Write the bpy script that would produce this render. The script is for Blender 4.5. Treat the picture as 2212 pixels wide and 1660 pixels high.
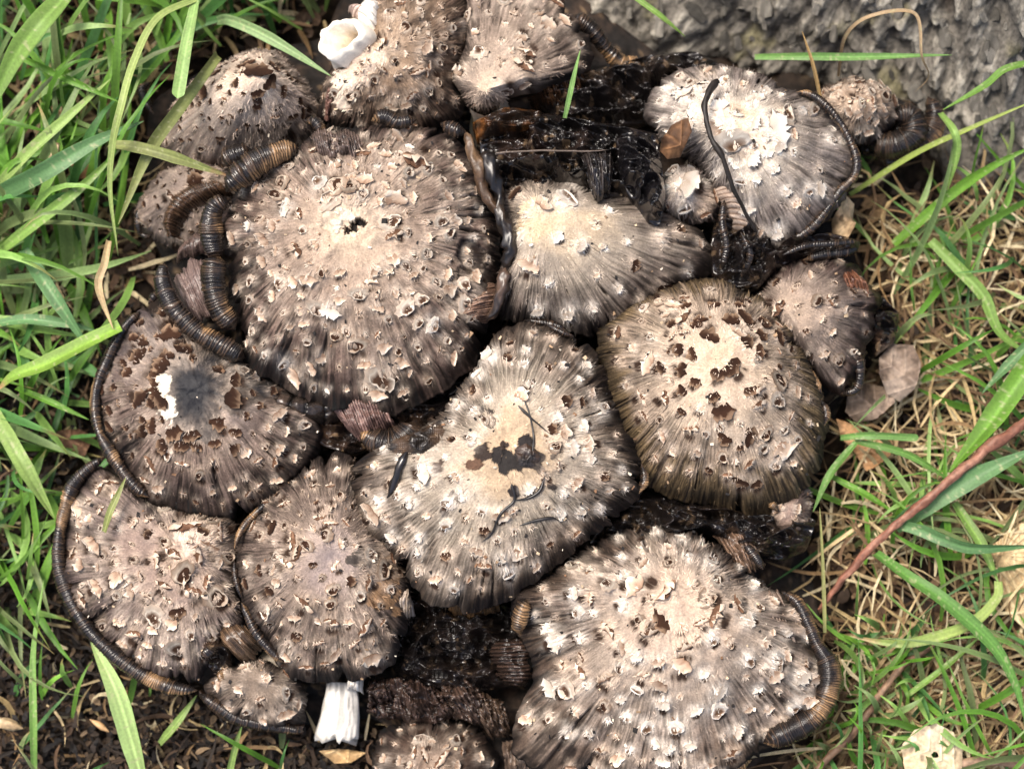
import bpy, math, random
import numpy as np
from mathutils import Vector

for o in list(bpy.data.objects):
    bpy.data.objects.remove(o)
SC = bpy.context.scene
COL = SC.collection

# ------------------------------------------------------------------ camera, sky, sun, exposure
W, H = 2211.0, 1660.0            # working pixel frame the layout was measured in
CAM = np.array([0.0, -0.07, 0.62]); TGT = np.array([0.0, 0.0, 0.045])
LENS = 72.6
cam = bpy.data.cameras.new('camera'); camo = bpy.data.objects.new('camera', cam); COL.objects.link(camo)
cam.lens = LENS; cam.sensor_width = 36.0; cam.clip_start = 0.01; cam.clip_end = 200.0
camo.location = CAM
camo.rotation_euler = Vector(TGT - CAM).to_track_quat('-Z', 'Y').to_euler()
cam.dof.use_dof = True; cam.dof.focus_distance = 0.565; cam.dof.aperture_fstop = 10.0
SC.camera = camo
SUN_EL, SUN_AZ = math.radians(66), math.radians(-50)    # azimuth measured from +y clockwise: the light comes from the left
world = bpy.data.worlds.new('World'); SC.world = world; world.use_nodes = True
wn = world.node_tree; wn.nodes.clear()
sky = wn.nodes.new('ShaderNodeTexSky'); sky.sky_type = 'NISHITA'; sky.sun_disc = False
sky.sun_elevation = SUN_EL; sky.sun_rotation = SUN_AZ
sky.air_density = 1.0; sky.dust_density = 6.0; sky.ozone_density = 0.3
bg = wn.nodes.new('ShaderNodeBackground'); bg.inputs['Strength'].default_value = 0.09
wo = wn.nodes.new('ShaderNodeOutputWorld')
wn.links.new(sky.outputs[0], bg.inputs[0]); wn.links.new(bg.outputs[0], wo.inputs[0])
sl = bpy.data.lights.new('sun', 'SUN'); so = bpy.data.objects.new('sun', sl); COL.objects.link(so)
sl.energy = 1.5; sl.angle = math.radians(20); sl.color = (1.0, 0.94, 0.86)
sd = Vector((math.sin(SUN_AZ) * math.cos(SUN_EL), math.cos(SUN_AZ) * math.cos(SUN_EL), math.sin(SUN_EL)))
so.rotation_euler = (-sd).to_track_quat('-Z', 'Y').to_euler()
so.location = (-0.5, 0.2, 1.0)
SC.view_settings.view_transform = 'Standard'; SC.view_settings.look = 'None'
SC.view_settings.exposure = 1.40; SC.view_settings.gamma = 1.0; SC.view_settings.use_curve_mapping = False
SC.render.engine = 'CYCLES'
SC.render.resolution_x = 1024; SC.render.resolution_y = 768

_f = (TGT - CAM) / np.linalg.norm(TGT - CAM); _r = np.array([1.0, 0, 0]); _u = np.cross(_r, _f)
_t = 18.0 / LENS
def P(px, py, z):
    """the point at height z that stands at this place in the layout"""
    nx = (px / W - 0.5) * 2; ny = (0.5 - py / H) * 2 * H / W
    d = _f + _r * nx * _t + _u * ny * _t
    s = (z - CAM[2]) / d[2]
    return CAM + d * s
def PX(v):
    d = np.asarray(v) - CAM
    k = d @ _f
    return ((d @ _r) / k / _t / 2 + 0.5) * W, (0.5 - (d @ _u) / k / _t / 2 * W / H) * H
MM = 0.00013                                        # metres per layout pixel

# ------------------------------------------------------------------ helpers
def vnoise(x, y, seed=0):
    x = np.asarray(x, float); y = np.asarray(y, float)
    xi = np.floor(x).astype(np.int64); yi = np.floor(y).astype(np.int64)
    fx = x - xi; fy = y - yi
    fx = fx * fx * (3 - 2 * fx); fy = fy * fy * (3 - 2 * fy)
    def h(a, b):
        n = (a * 374761393 + b * 668265263 + seed * 974711 + 1013) & 0xffffffff
        n = ((n ^ (n >> 13)) * 1274126177) & 0xffffffff
        n = ((n ^ (n >> 16)) * 2246822519) & 0xffffffff
        return ((n ^ (n >> 15)) & 0xffffff) / float(0xffffff)
    a = h(xi, yi); b = h(xi + 1, yi); c = h(xi, yi + 1); d = h(xi + 1, yi + 1)
    return (a + (b - a) * fx) * (1 - fy) + (c + (d - c) * fx) * fy
def fbm(x, y, seed=0, o=4):
    s = 0; a = 0.5; t = 0
    for i in range(o):
        s = s + a * vnoise(x, y, seed + i * 17); t += a
        x = x * 2.03 + 5.1; y = y * 2.03 + 3.7; a *= 0.5
    return s / t
def sstep(a, b, x):
    t = np.clip((x - a) / (b - a), 0, 1); return t * t * (3 - 2 * t)
def mixc(c, d, t):
    return c + (np.asarray(d) - c) * t[..., None]

def mesh_np(name, verts, faces, cols=None, smooth=True):
    verts = np.asarray(verts, np.float32).reshape(-1, 3); faces = np.asarray(faces, np.int32)
    me = bpy.data.meshes.new(name)
    n, k = faces.shape
    me.vertices.add(len(verts)); me.vertices.foreach_set('co', verts.ravel())
    me.loops.add(n * k); me.loops.foreach_set('vertex_index', faces.ravel())
    me.polygons.add(n)
    me.polygons.foreach_set('loop_start', np.arange(0, n * k, k, dtype=np.int32))
    me.polygons.foreach_set('loop_total', np.full(n, k, np.int32))
    me.polygons.foreach_set('use_smooth', np.full(n, smooth, bool))
    me.update(calc_edges=True)
    if cols is not None:
        c = np.asarray(cols, np.float32).reshape(len(verts), -1)
        if c.shape[1] == 3: c = np.hstack([c, np.zeros((len(c), 1), np.float32)])
        a = me.color_attributes.new('Col', 'FLOAT_COLOR', 'POINT'); a.data.foreach_set('color', c.ravel())
    return me
def grid_faces(nr, nc, wrap=False, base=0):
    i = np.arange(nr - 1)[:, None]; j = np.arange(nc if wrap else nc - 1)[None, :]
    j2 = (j + 1) % nc
    a = i * nc + j; b = i * nc + j2; c = (i + 1) * nc + j2; d = (i + 1) * nc + j
    return (np.stack([a + 0 * b, b + 0 * a, c, d], -1) + base).reshape(-1, 4)

def obj(name, me, mat, parent=None, loc=None):
    o = bpy.data.objects.new(name, me); COL.objects.link(o)
    if mat is not None and me is not None and not me.materials: me.materials.append(mat)
    if parent is not None:
        o.parent = parent
        if loc is None: o.matrix_parent_inverse = parent.matrix_basis.inverted()
    if loc is not None: o.location = loc
    return o
def tag(o, label, cat, group=None):
    o['label'] = label; o['category'] = cat
    if group: o['group'] = group
    return o
def empty(name, loc, label, cat, group=None):
    o = bpy.data.objects.new(name, None); COL.objects.link(o); o.location = Vector([float(c) for c in loc]); o.empty_display_size = 0.01
    return tag(o, label, cat, group)

def smooth_line(pts, step):
    """Catmull-Rom through pts (n,k), resampled at an even step measured on xyz"""
    pts = np.asarray(pts, float)
    p = np.vstack([2 * pts[0] - pts[1], pts, 2 * pts[-1] - pts[-2]])
    out = []
    for i in range(1, len(p) - 2):
        t = np.linspace(0, 1, 24, endpoint=False)[:, None]
        a, b, c, d = p[i - 1], p[i], p[i + 1], p[i + 2]
        out.append(0.5 * (2 * b + (c - a) * t + (2 * a - 5 * b + 4 * c - d) * t * t + (3 * b - a - 3 * c + d) * t ** 3))
    out = np.vstack(out + [pts[-1:]])
    L = np.r_[0, np.cumsum(np.linalg.norm(np.diff(out[:, :3], axis=0), axis=1))]
    n = max(4, int(L[-1] / step) + 1)
    s = np.linspace(0, L[-1], n)
    return np.stack([np.interp(s, L, out[:, k]) for k in range(out.shape[1])], 1), s

# ------------------------------------------------------------------ materials
def mat_vcol(name, rough=0.85, wet=0.22, nscale=1500.0, nbump=0.35, namt=0.5, spec=0.5, trans=0.0, coat=0.0, randval=0.0, stretch=None, sss=0.0):
    m = bpy.data.materials.new(name); m.use_nodes = True; nt = m.node_tree; N = nt.nodes; L = nt.links
    b = N['Principled BSDF']
    at = N.new('ShaderNodeAttribute'); at.attribute_name = 'Col'
    tc = N.new('ShaderNodeTexCoord')
    nz = N.new('ShaderNodeTexNoise'); nz.inputs['Scale'].default_value = nscale; nz.inputs['Detail'].default_value = 5
    L.new(tc.outputs['Object'], nz.inputs['Vector'])
    mr = N.new('ShaderNodeMapRange'); mr.inputs['From Min'].default_value = 0.3; mr.inputs['From Max'].default_value = 0.7
    mr.inputs['To Min'].default_value = 1 - namt; mr.inputs['To Max'].default_value = 1 + namt * 0.8
    L.new(nz.outputs['Fac'], mr.inputs['Value'])
    mul = N.new('ShaderNodeVectorMath'); mul.operation = 'SCALE'
    L.new(at.outputs['Color'], mul.inputs[0]); L.new(mr.outputs[0], mul.inputs['Scale'])
    col = mul.outputs[0]
    if randval:
        oi = N.new('ShaderNodeObjectInfo'); mr2 = N.new('ShaderNodeMapRange')
        mr2.inputs['To Min'].default_value = 1 - randval; mr2.inputs['To Max'].default_value = 1 + randval
        L.new(oi.outputs['Random'], mr2.inputs['Value'])
        m2 = N.new('ShaderNodeVectorMath'); m2.operation = 'SCALE'
        L.new(col, m2.inputs[0]); L.new(mr2.outputs[0], m2.inputs['Scale']); col = m2.outputs[0]
    L.new(col, b.inputs['Base Color'])
    rr = N.new('ShaderNodeMapRange'); rr.inputs['To Min'].default_value = rough; rr.inputs['To Max'].default_value = wet
    L.new(at.outputs['Alpha'], rr.inputs['Value']); L.new(rr.outputs[0], b.inputs['Roughness'])
    b.inputs['Specular IOR Level'].default_value = spec
    if coat: b.inputs['Coat Weight'].default_value = coat; b.inputs['Coat Roughness'].default_value = 0.12
    bp = N.new('ShaderNodeBump'); bp.inputs['Strength'].default_value = nbump; bp.inputs['Distance'].default_value = 0.0004
    L.new(nz.outputs['Fac'], bp.inputs['Height']); L.new(bp.outputs[0], b.inputs['Normal'])
    if sss:
        b.inputs['Subsurface Weight'].default_value = sss; b.inputs['Subsurface Radius'].default_value = (0.0012, 0.0008, 0.0005); b.inputs['Subsurface Scale'].default_value = 1.0
    if trans:
        tr = N.new('ShaderNodeBsdfTranslucent'); L.new(col, tr.inputs['Color'])
        mx = N.new('ShaderNodeMixShader'); mx.inputs[0].default_value = trans
        out = N['Material Output']; L.new(b.outputs[0], mx.inputs[1]); L.new(tr.outputs[0], mx.inputs[2]); L.new(mx.outputs[0], out.inputs['Surface'])
    return m
M_CAP = mat_vcol('mushroom_cap', 0.85, 0.2, 1900, 0.35, 0.26, 0.2)
M_SCALE = mat_vcol('mushroom_scale', 0.85, 0.5, 1600, 0.5, 0.35, 0.15, randval=0.28)
M_FELT = mat_vcol('felt', 0.9, 0.5, 900, 0.0, 0.2, 0.2)
M_ROLL = mat_vcol('rolled_gills', 0.42, 0.18, 1500, 0.3, 0.35, 0.5)
M_INK = mat_vcol('wet_ink', 0.45, 0.15, 500, 0.06, 0.4, 0.6)
M_STEM = mat_vcol('mushroom_stem', 0.7, 0.4, 1200, 0.25, 0.12, 0.3)
M_GRASS = mat_vcol('grass_blade', 0.5, 0.3, 1300, 0.12, 0.16, 0.4, trans=0.28)
M_STRAW = mat_vcol('dry_straw', 0.7, 0.4, 900, 0.25, 0.3, 0.25, trans=0.1)
M_LEAF = mat_vcol('dry_leaf', 0.75, 0.4, 700, 0.35, 0.35, 0.3)
M_SOIL = mat_vcol('soil', 0.9, 0.4, 500, 0.8, 0.6, 0.3)
M_BARK = mat_vcol('bark', 0.9, 0.4, 700, 0.8, 0.5, 0.25)
M_TWIG = mat_vcol('twig_bark', 0.6, 0.3, 800, 0.4, 0.35, 0.35)

# ------------------------------------------------------------------ outline of the whole clump (layout pixels)
HULL = np.array([(300,200),(480,100),(700,60),(720,-40),(1250,-40),(1450,110),(1750,180),(2030,200),(2020,330),(1850,380),(1880,560),(1950,700),(1850,850),(1800,960),(1760,1180),(1810,1450),(1760,1580),(1600,1720),(1000,1720),(800,1570),(640,1590),(420,1500),(200,1390),(110,1250),(110,1090),(200,950),(190,830),(290,670),(340,560),(280,470)], float)
def inpoly(x, y, poly):
    x = np.atleast_1d(x).astype(float); y = np.atleast_1d(y).astype(float)
    c = np.zeros(x.shape, bool); n = len(poly)
    for i in range(n):
        x1, y1 = poly[i]; x2, y2 = poly[(i + 1) % n]
        k = ((y1 > y) != (y2 > y)) & (x < (x2 - x1) * (y - y1) / ((y2 - y1) + 1e-9) + x1)
        c ^= k
    return c

# ------------------------------------------------------------------ ground
def make_ground():
    n = 320
    t = np.linspace(-1, 1, n); a = np.sign(t) * (np.abs(t) * 0.30 + 22 * np.abs(t) ** 9)
    X, Y = np.meshgrid(a, a)
    near = np.exp(-(X ** 2 + Y ** 2) / 0.5)
    Z = (fbm(X * 45, Y * 45, 3, 5) - 0.5) * 0.022 * near + (fbm(X * 220, Y * 220, 9, 3) - 0.5) * 0.006 * near
    v = fbm(X * 60 + 9, Y * 60, 21, 4); w = fbm(X * 300, Y * 300, 31, 3)
    c = np.zeros(X.shape + (3,)) + np.array([0.014, 0.009, 0.006])
    c = mixc(c, [0.04, 0.025, 0.014], sstep(0.42, 0.75, v)); c = mixc(c, [0.12, 0.085, 0.05], sstep(0.62, 0.85, w) * 0.7)
    c = mixc(c, [0.05, 0.08, 0.02], sstep(0.5, 3.0, np.hypot(X, Y)))
    o = obj('ground', mesh_np('ground', np.stack([X, Y, Z - 0.004], -1), grid_faces(n, n), c), M_SOIL)
    o['kind'] = 'structure'
make_ground()

# ------------------------------------------------------------------ tree trunk
def make_trunk():
    # the outline on the ground, measured where the bark meets the litter, closed round the trunk beyond the frame
    edge = [P(x, y, 0.005)[:2] for x, y in [(1180,-60),(1290,50),(1390,120),(1520,100),(1690,130),(1880,170),(2010,270),(2090,390),(2230,430),(2420,420)]]
    cen = np.array([0.20, 0.30])
    back = [cen + np.array([math.cos(a), math.sin(a)]) * r for a, r in [(-0.55, 0.22), (0.0, 0.21), (0.6, 0.20), (1.2, 0.21), (1.8, 0.22), (2.4, 0.23), (2.95, 0.24), (3.35, 0.25)]]
    pl = np.array(list(edge) + back)
    nz = 200
    th = np.concatenate([np.linspace(-3.25, -0.85, 950, endpoint=False), np.linspace(-0.85, 2 * math.pi - 3.25, 130, endpoint=False)]); nt = len(th)
    ang = np.arctan2(pl[:, 1] - cen[1], pl[:, 0] - cen[0]); rad = np.hypot(pl[:, 1] - cen[1], pl[:, 0] - cen[0])
    o_ = np.argsort(ang); ang = ang[o_]; rad = rad[o_]
    R0 = np.interp(th, np.r_[ang - 2 * math.pi, ang, ang + 2 * math.pi], np.r_[rad, rad, rad])
    k = np.exp(-np.linspace(-3, 3, 41) ** 2); k /= k.sum()
    R0[30:-30] = np.convolve(R0, k, 'same')[30:-30]
    q = np.linspace(0, 1, nz) ** 2.6
    Zs = -0.02 + q * 1.4
    Rt = 0.135
    fl = np.exp(-np.maximum(Zs, 0) / 0.075)[:, None] * 0.82 + np.exp(-np.maximum(Zs, 0) / 0.4)[:, None] * 0.18
    R = Rt + (R0[None] - Rt) * fl
    arc = th[None] * 0.2; zz = Zs[:, None] + 0 * th[None]
    run = zz + (R0[None] - R)            # distance along the surface
    wob = fbm(arc * 25, run * 25, 5, 3) * 0.06
    ridg = 1 - np.abs(2 * vnoise((arc + wob) * 58 + run * 20, run * 14, 41) - 1)
    fine = fbm(arc * 230 + wob * 60 + run * 90, run * 110, 44, 4)
    chip = fbm(arc * 480 + run * 150, run * 260, 48, 3)
    disp = (ridg - 0.5) * 0.008 + (fine - 0.5) * 0.009 + (chip - 0.5) * 0.0045
    R = R + disp
    V = np.stack([cen[0] + R * np.cos(th)[None], cen[1] + R * np.sin(th)[None], zz + disp * 0.6], -1)
    c = np.zeros(R.shape + (3,)) + np.array([0.13, 0.118, 0.10])
    c = mixc(c, [0.40, 0.37, 0.31], sstep(0.5, 0.72, fine * 0.6 + chip * 0.4)); c = mixc(c, [0.035, 0.026, 0.02], 1 - sstep(0.15, 0.5, ridg * 0.7 + fine * 0.3))
    c = mixc(c, [0.22, 0.20, 0.10], sstep(0.66, 0.8, fbm(arc * 90, run * 90, 77, 3)) * 0.6)
    e = empty('tree_trunk', (cen[0], cen[1], 0), 'rough grey furrowed base of a tree trunk beside the mushroom clump', 'tree')
    tr = obj('trunk', mesh_np('trunk', V, grid_faces(nz, nt, True), c), M_BARK, e)
    # loose bark plates on the part in view
    rng = np.random.default_rng(11)
    metas = []
    for s in range(6):
        nu, nv = 5, 4
        u = np.linspace(-1, 1, nu); v = np.linspace(0, 1, nv); U, Vv = np.meshgrid(u, v)
        wd = (0.30 + 0.25 * np.sin(math.pi * (0.1 + 0.85 * Vv))) * (0.8 + 0.4 * rng.random((nv, nu)))
        x = U * wd; y = (Vv - 0.5) * (1.25 + 0.2 * rng.random((nv, nu))); z = 0.10 + 0.12 * rng.random((nv, nu)) - 0.14 * U ** 2
        top = np.stack([x, y, z], -1).reshape(-1, 3); bot = np.stack([x * 1.05, y * 1.05, z * 0 - 0.25], -1).reshape(-1, 3)
        f = grid_faces(nv, nu); nb = nu * nv
        ring = [j for j in range(nu)] + [i * nu + nu - 1 for i in range(1, nv)] + [(nv - 1) * nu + j for j in range(nu - 2, -1, -1)] + [i * nu for i in range(nv - 2, 0, -1)]
        side = [(ring[i], ring[(i + 1) % len(ring)], ring[(i + 1) % len(ring)] + nb, ring[i] + nb) for i in range(len(ring))]
        sh = [0.22, 0.30, 0.15, 0.38, 0.12, 0.26][s]
        cc = np.tile(np.array([sh, sh * 0.93, sh * 0.80]), (2 * nb, 1)); cc[nb:] *= 0.35; cc *= rng.uniform(0.6, 1.2, (2 * nb, 1))
        me = mesh_np('bark_plate', np.vstack([top, bot]), np.vstack([f, np.array(side)]), cc, False); me.materials.append(M_BARK); metas.append(me)
    cnt = 0
    for _ in range(9000):
        if cnt >= 290: break
        i = rng.integers(2, nz - 2); j = rng.integers(0, nt)
        p = V[i, j]; p = p.copy(); x, y = PX(p)
        if not (1230 < x < 2240 and -30 < y < 460) or p[2] < 0.004: continue
        du = V[i, (j + 1) % nt] - V[i, j - 1]; dv = V[i + 1, j] - V[i - 1, j]
        du /= np.linalg.norm(du); nrm = np.cross(du, dv); nrm /= np.linalg.norm(nrm)
        if nrm[2] < 0: nrm = -nrm
        ax = dv / np.linalg.norm(dv) + du * (-0.9 + rng.normal() * 0.5); ax -= nrm * (ax @ nrm); ax /= np.linalg.norm(ax)
        bx = np.cross(ax, nrm)
        s = rng.uniform(0.0012, 0.0036)
        m = np.eye(4); m[:3, 0] = bx * s; m[:3, 1] = ax * s * rng.uniform(1.0, 1.9); m[:3, 2] = nrm * s * rng.uniform(0.4, 0.9); m[:3, 3] = p + nrm * 0.0003
        o = bpy.data.objects.new('bark_plate', metas[rng.integers(6)]); COL.objects.link(o); o.parent = tr
        o.matrix_parent_inverse = tr.matrix_basis.inverted() if False else o.matrix_parent_inverse
        from mathutils import Matrix
        o.matrix_basis = Matrix(m.tolist())
        o.matrix_parent_inverse = (Matrix.Translation(e.location)).inverted() @ Matrix.Identity(4) if False else Matrix.Identity(4)
        cnt += 1
make_trunk()

# ------------------------------------------------------------------ scales: a few shared flake shapes
def flake(seed, style):
    rng = np.random.default_rng(seed)
    nu, nv = 8, 5
    u = np.linspace(-1, 1, nu); v = np.linspace(0, 1, nv)
    U, V = np.meshgrid(u, v)
    f0, f1 = {'pale': (0.15, rng.uniform(0.7, 1.7)), 'dark': (0.08, rng.uniform(0.3, 0.9)), 'curl': (0.35, rng.uniform(1.6, 2.5)), 'white': (0.2, rng.uniform(0.6, 1.6))}[style]
    phi = f0 + f1 * v ** 1.6
    y = np.r_[0, np.cumsum(np.cos(phi[1:]) * np.diff(v))]; z = np.r_[0, np.cumsum(np.sin(phi[1:]) * np.diff(v))]
    w = (0.30 + 0.36 * np.sin(math.pi * (0.08 + 0.78 * V ** 0.9))) * (0.8 + 0.45 * rng.random((nv, nu)))
    X = U * w + rng.normal(0, 0.04, U.shape)
    Y = y[:, None] + rng.normal(0, 0.06, U.shape) - 0.22 * U ** 2 * V * rng.uniform(0.3, 1.4); Y[-1] += rng.normal(0, 0.10, nu) + 0.17 * (np.arange(nu) % 2) * rng.uniform(0.2, 1.0, nu); Y[-2] += rng.normal(0, 0.05, nu)
    Z = z[:, None] + 0.22 * U ** 2 * rng.uniform(-0.6, 1.0) * (0.3 + V) + rng.normal(0, 0.05, U.shape); Z[0] -= 0.12; Z = np.maximum(Z, -0.15)
    Y -= 0.45
    c = np.zeros(U.shape + (3,))
    st = {'pale': ([0.26, 0.16, 0.105], [0.54, 0.41, 0.31], [0.84, 0.74, 0.62]),
          'dark': ([0.022, 0.010, 0.006], [0.040, 0.018, 0.010], [0.26, 0.17, 0.11]),
          'curl': ([0.10, 0.05, 0.03], [0.28, 0.16, 0.10], [0.74, 0.61, 0.48]),
          'white': ([0.52, 0.42, 0.33], [0.66, 0.58, 0.50], [0.84, 0.79, 0.71])}[style]
    t = V + rng.normal(0, 0.08, V.shape) + 0.15 * np.abs(U)
    c = mixc(c + np.array(st[0]), st[1], sstep(0.05, 0.55, t)); c = mixc(c, st[2], sstep(0.72, 1.0, t))
    top = np.stack([X, Y, Z], -1).reshape(-1, 3); bot = top + np.array([0, -0.02, -0.09])
    nb = nu * nv; f = grid_faces(nv, nu); fb = f[:, ::-1] + nb
    ring = list(range(nu)) + [i * nu + nu - 1 for i in range(1, nv)] + [(nv - 1) * nu + j for j in range(nu - 2, -1, -1)] + [i * nu for i in range(nv - 2, 0, -1)]
    side = np.array([(ring[(i + 1) % len(ring)], ring[i], ring[i] + nb, ring[(i + 1) % len(ring)] + nb) for i in range(len(ring))])
    c = c.reshape(-1, 3); cb = c * 0.8
    me = mesh_np('scale', np.vstack([top, bot]), np.vstack([f, fb, side]), np.vstack([c, cb])); me.materials.append(M_SCALE)
    return me
def crater(seed, style):
    # a woolly tuft: fringed skirt, raised ragged lip, brown hollow
    rng = np.random.default_rng(seed)
    n = 18; th = np.linspace(0, 2 * math.pi, n, endpoint=False)
    hole = {'pale': 0.30, 'curl': 0.44, 'white': 0.26, 'dark': 0.4}[style] * rng.uniform(0.75, 1.2)
    sk = rng.uniform(-0.7, 0.7); out = np.clip(0.5 + 0.5 * np.cos(th - math.pi / 2 - sk), 0, 1)     # 1 on the outer side, 0 on the side of attachment
    wav = 1 + 0.18 * np.sin(2 * th + rng.uniform(0, 6)) + 0.13 * np.sin(3 * th + rng.uniform(0, 6)) + rng.normal(0, 0.07, n)
    fr = 0.80 + 0.34 * (1 - out) + 0.22 * rng.random(n) + 0.18 * (np.arange(n) % 2)
    lipz = 0.03 + rng.uniform(0.32, 0.62) * out ** 1.6 + rng.normal(0, 0.07, n) * (0.3 + out)
    over = rng.uniform(-0.12, 0.16) * out                                                             # lip leans out, or folds back over the hollow
    rings = [(0.58 * fr, -0.12 + 0 * th), (0.54 * wav, lipz * 0.35), (0.47 * wav + over, lipz), (0.39 * wav + over * 0.8, lipz * 0.75 - 0.02), (hole * 0.85 * wav, 0 * th - 0.04), (0.02 + 0 * th, 0 * th - 0.10)]
    ex = rng.uniform(0.75, 1.15); ey = rng.uniform(0.6, 0.95)
    V = np.array([np.stack([r * np.cos(th) * ex, r * np.sin(th) * ey, z], -1) for r, z in rings])
    V[:, :, 1] += np.array([-0.10, -0.02, 0.04, 0.10, 0.16, 0.20])[:, None]
    o_, l_, i_ = {'pale': ([0.46, 0.36, 0.28], [0.84, 0.74, 0.62], [0.085, 0.045, 0.028]), 'curl': ([0.22, 0.15, 0.105], [0.74, 0.61, 0.48], [0.055, 0.025, 0.014]),
                  'white': ([0.60, 0.52, 0.44], [0.84, 0.78, 0.70], [0.13, 0.075, 0.045]), 'dark': ([0.16, 0.1, 0.07], [0.3, 0.2, 0.13], [0.03, 0.015, 0.01])}[style]
    c = np.array([np.tile(q, (n, 1)) for q in (o_, (np.array(o_) + np.array(l_)) / 2, l_, (np.array(l_) * 0.25 + np.array(i_) * 0.75), i_, np.array(i_) * 0.6)]) * rng.uniform(0.7, 1.2, (6, n, 1)); c[1:3] *= (0.55 + 0.45 * out)[None, :, None]
    me = mesh_np('scale', V, grid_faces(6, n, True), c); me.materials.append(M_SCALE); return me
FL = {s: [flake(100 + i * 7 + hash_, s) if (s == 'dark' or i % 5 in (0, 1, 3)) else crater(300 + i * 7 + hash_, s) for i in range(12)] for hash_, s in enumerate(('pale', 'dark', 'curl', 'white'))}

from mathutils import Matrix
SURF = []                 # every cap surface, for leaving out scales that lie under another cap
PENDING = []              # scales to place once all caps exist

# ------------------------------------------------------------------ caps
BASE = P(1000, 850, 0.0)
def make_cap(label, poly, apex, zr, Hh, seed, stops, p=2.0, nst=260, cracks=14, crack0=0.45, spacing=32, size=(16, 30), rmin=0.12, rmax=0.93,
             kinds=(('pale', 1.0),), tuft=0.6, tilt=(0, 0), lump=1.0, strie=1.0, feats=(), wetc=None, fine=1.0, group='ink cap mushrooms in the clump', stem=True,
             felt=2600, dens=None, maxscale=230, rag=1.0, edge=0.86, cat='mushroom', stemr=0.0055, crackw=1.0, extra=(), grow_=1.0, holes=1.0):
    rng = np.random.default_rng(seed)
    zr *= 0.01; Hh *= 0.01
    A = P(apex[0], apex[1], zr + Hh)
    pl = np.array([P(x, y, zr)[:2] for x, y in poly]); pl = A[:2] + (pl - A[:2]) * grow_
    mean = np.mean(np.hypot(pl[:, 0] - A[0], pl[:, 1] - A[1]))
    nt = int(np.clip(mean * 2 * math.pi / 0.00024, 320, 900)); nr = int(np.clip(mean / 0.00036, 50, 110))
    th = np.linspace(-math.pi, math.pi, nt, endpoint=False)
    # ray / outline distance
    a = pl; b = np.roll(pl, -1, 0); e = b - a
    dx, dy = np.cos(th)[:, None], np.sin(th)[:, None]
    den = dx * e[None, :, 1] - dy * e[None, :, 0]
    ax_, ay_ = a[None, :, 0] - A[0], a[None, :, 1] - A[1]
    with np.errstate(all='ignore'):
        t = (ax_ * e[None, :, 1] - ay_ * e[None, :, 0]) / den; s = (ax_ * dy - ay_ * dx) / den
    ok = (np.abs(den) > 1e-12) & (s >= 0) & (s <= 1) & (t > 0)
    R = np.where(ok, t, 0).max(1); R = np.where(R <= 0, mean * 0.3, R)
    kw = max(5, nt // 60); k = np.hanning(2 * kw + 3)[1:-1]; k /= k.sum()
    R = np.convolve(np.r_[R[-kw:], R, R[:kw]], k, 'valid')
    rg = (fbm(th * 9, th * 0 + seed, seed, 4) - 0.5) * 0.05 * rag + (vnoise(th * nst / 2 / math.pi * 0.5, th * 0, seed + 5) - 0.5) * 0.018 * rag
    rg = rg * sstep(0, 0.3, math.pi - np.abs(th))
    cut = np.maximum(-rg * 1.3, -0.03)
    for _ in range(int(4 + 7 * min(rag, 2))):          # torn notches in the margin
        cut = cut + rng.uniform(0.02, 0.11) * np.exp(-(np.abs(th - rng.uniform(-3.0, 3.0)) / rng.uniform(0.008, 0.04)) ** 1.4)
    rho = np.linspace(0.004, 1, nr)
    TH, RH = np.meshgrid(th, rho); RR = R[None] * (RH - cut[None] * RH ** 9)
    X = A[0] + RR * np.cos(TH); Y = A[1] + RR * np.sin(TH)
    mm = 1000.0
    cx, cy = np.cos(TH), np.sin(TH)
    # angle noise without a seam: sample on the circle
    K = nst * 1.3 / (2 * math.pi)
    wob = (fbm(X * 90, Y * 90, seed + 3, 3) - 0.5) * 0.22
    def ang(freq, fr, sd, w=1.0):
        tt = TH + wob * w * 0.35
        n1 = vnoise(tt * freq, RH * fr, sd); n2 = vnoise((tt + 2 * math.pi) * freq, RH * fr, sd)
        bl = sstep(0.92, 1.0, (TH + math.pi) / (2 * math.pi))
        return n1 * (1 - bl) + vnoise((tt - 2 * math.pi) * freq, RH * fr, sd) * bl
    s1 = ang(K, 5, seed + 11); s2 = ang(K * 2.1, 9, seed + 12); s3 = ang(K * 0.33, 3, seed + 13)
    stv = 0.42 * s1 + 0.40 * s2 + 0.18 * s3
    grow = sstep(0.25, 0.88, RH) * (0.55 + 0.75 * fbm(X * 70, Y * 70, seed + 77, 3)); grow = np.clip(grow, 0, 1)
    Z = zr + Hh * (1 - RH ** p) + tilt[0] * (X - A[0]) + tilt[1] * (Y - A[1])
    Z -= sstep(edge, 1.0, RH) ** 2 * 0.0045 * (0.4 + 1.2 * vnoise(TH * 3, TH * 0, seed + 8))
    big = fbm(X * 55, Y * 55, seed + 21, 4)
    Z += (big - 0.5) * 0.0065 * lump * sstep(0.0, 0.3, RH) + (fbm(X * 260, Y * 260, seed + 22, 3) - 0.5) * 0.0016 * lump
    # wavy pleats near the margin
    Z += (ang(K * 0.12, 1.2, seed + 14) - 0.5) * 0.0048 * sstep(0.45, 1.0, RH) * lump
    Z += (stv - 0.5) * 0.0008 * grow * strie
    # colour
    rn = np.clip(RH + (fbm(X * 110, Y * 110, seed + 31, 4) - 0.5) * 0.42 + (s3 - 0.5) * 0.25 * grow, 0, 1.1)
    xs = [q[0] for q in stops]; C = np.stack([np.interp(rn, xs, [q[1][i] for q in stops]) for i in range(3)], -1)
    big2 = fbm(X * 170 + 3, Y * 170, seed + 33, 4)
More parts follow.
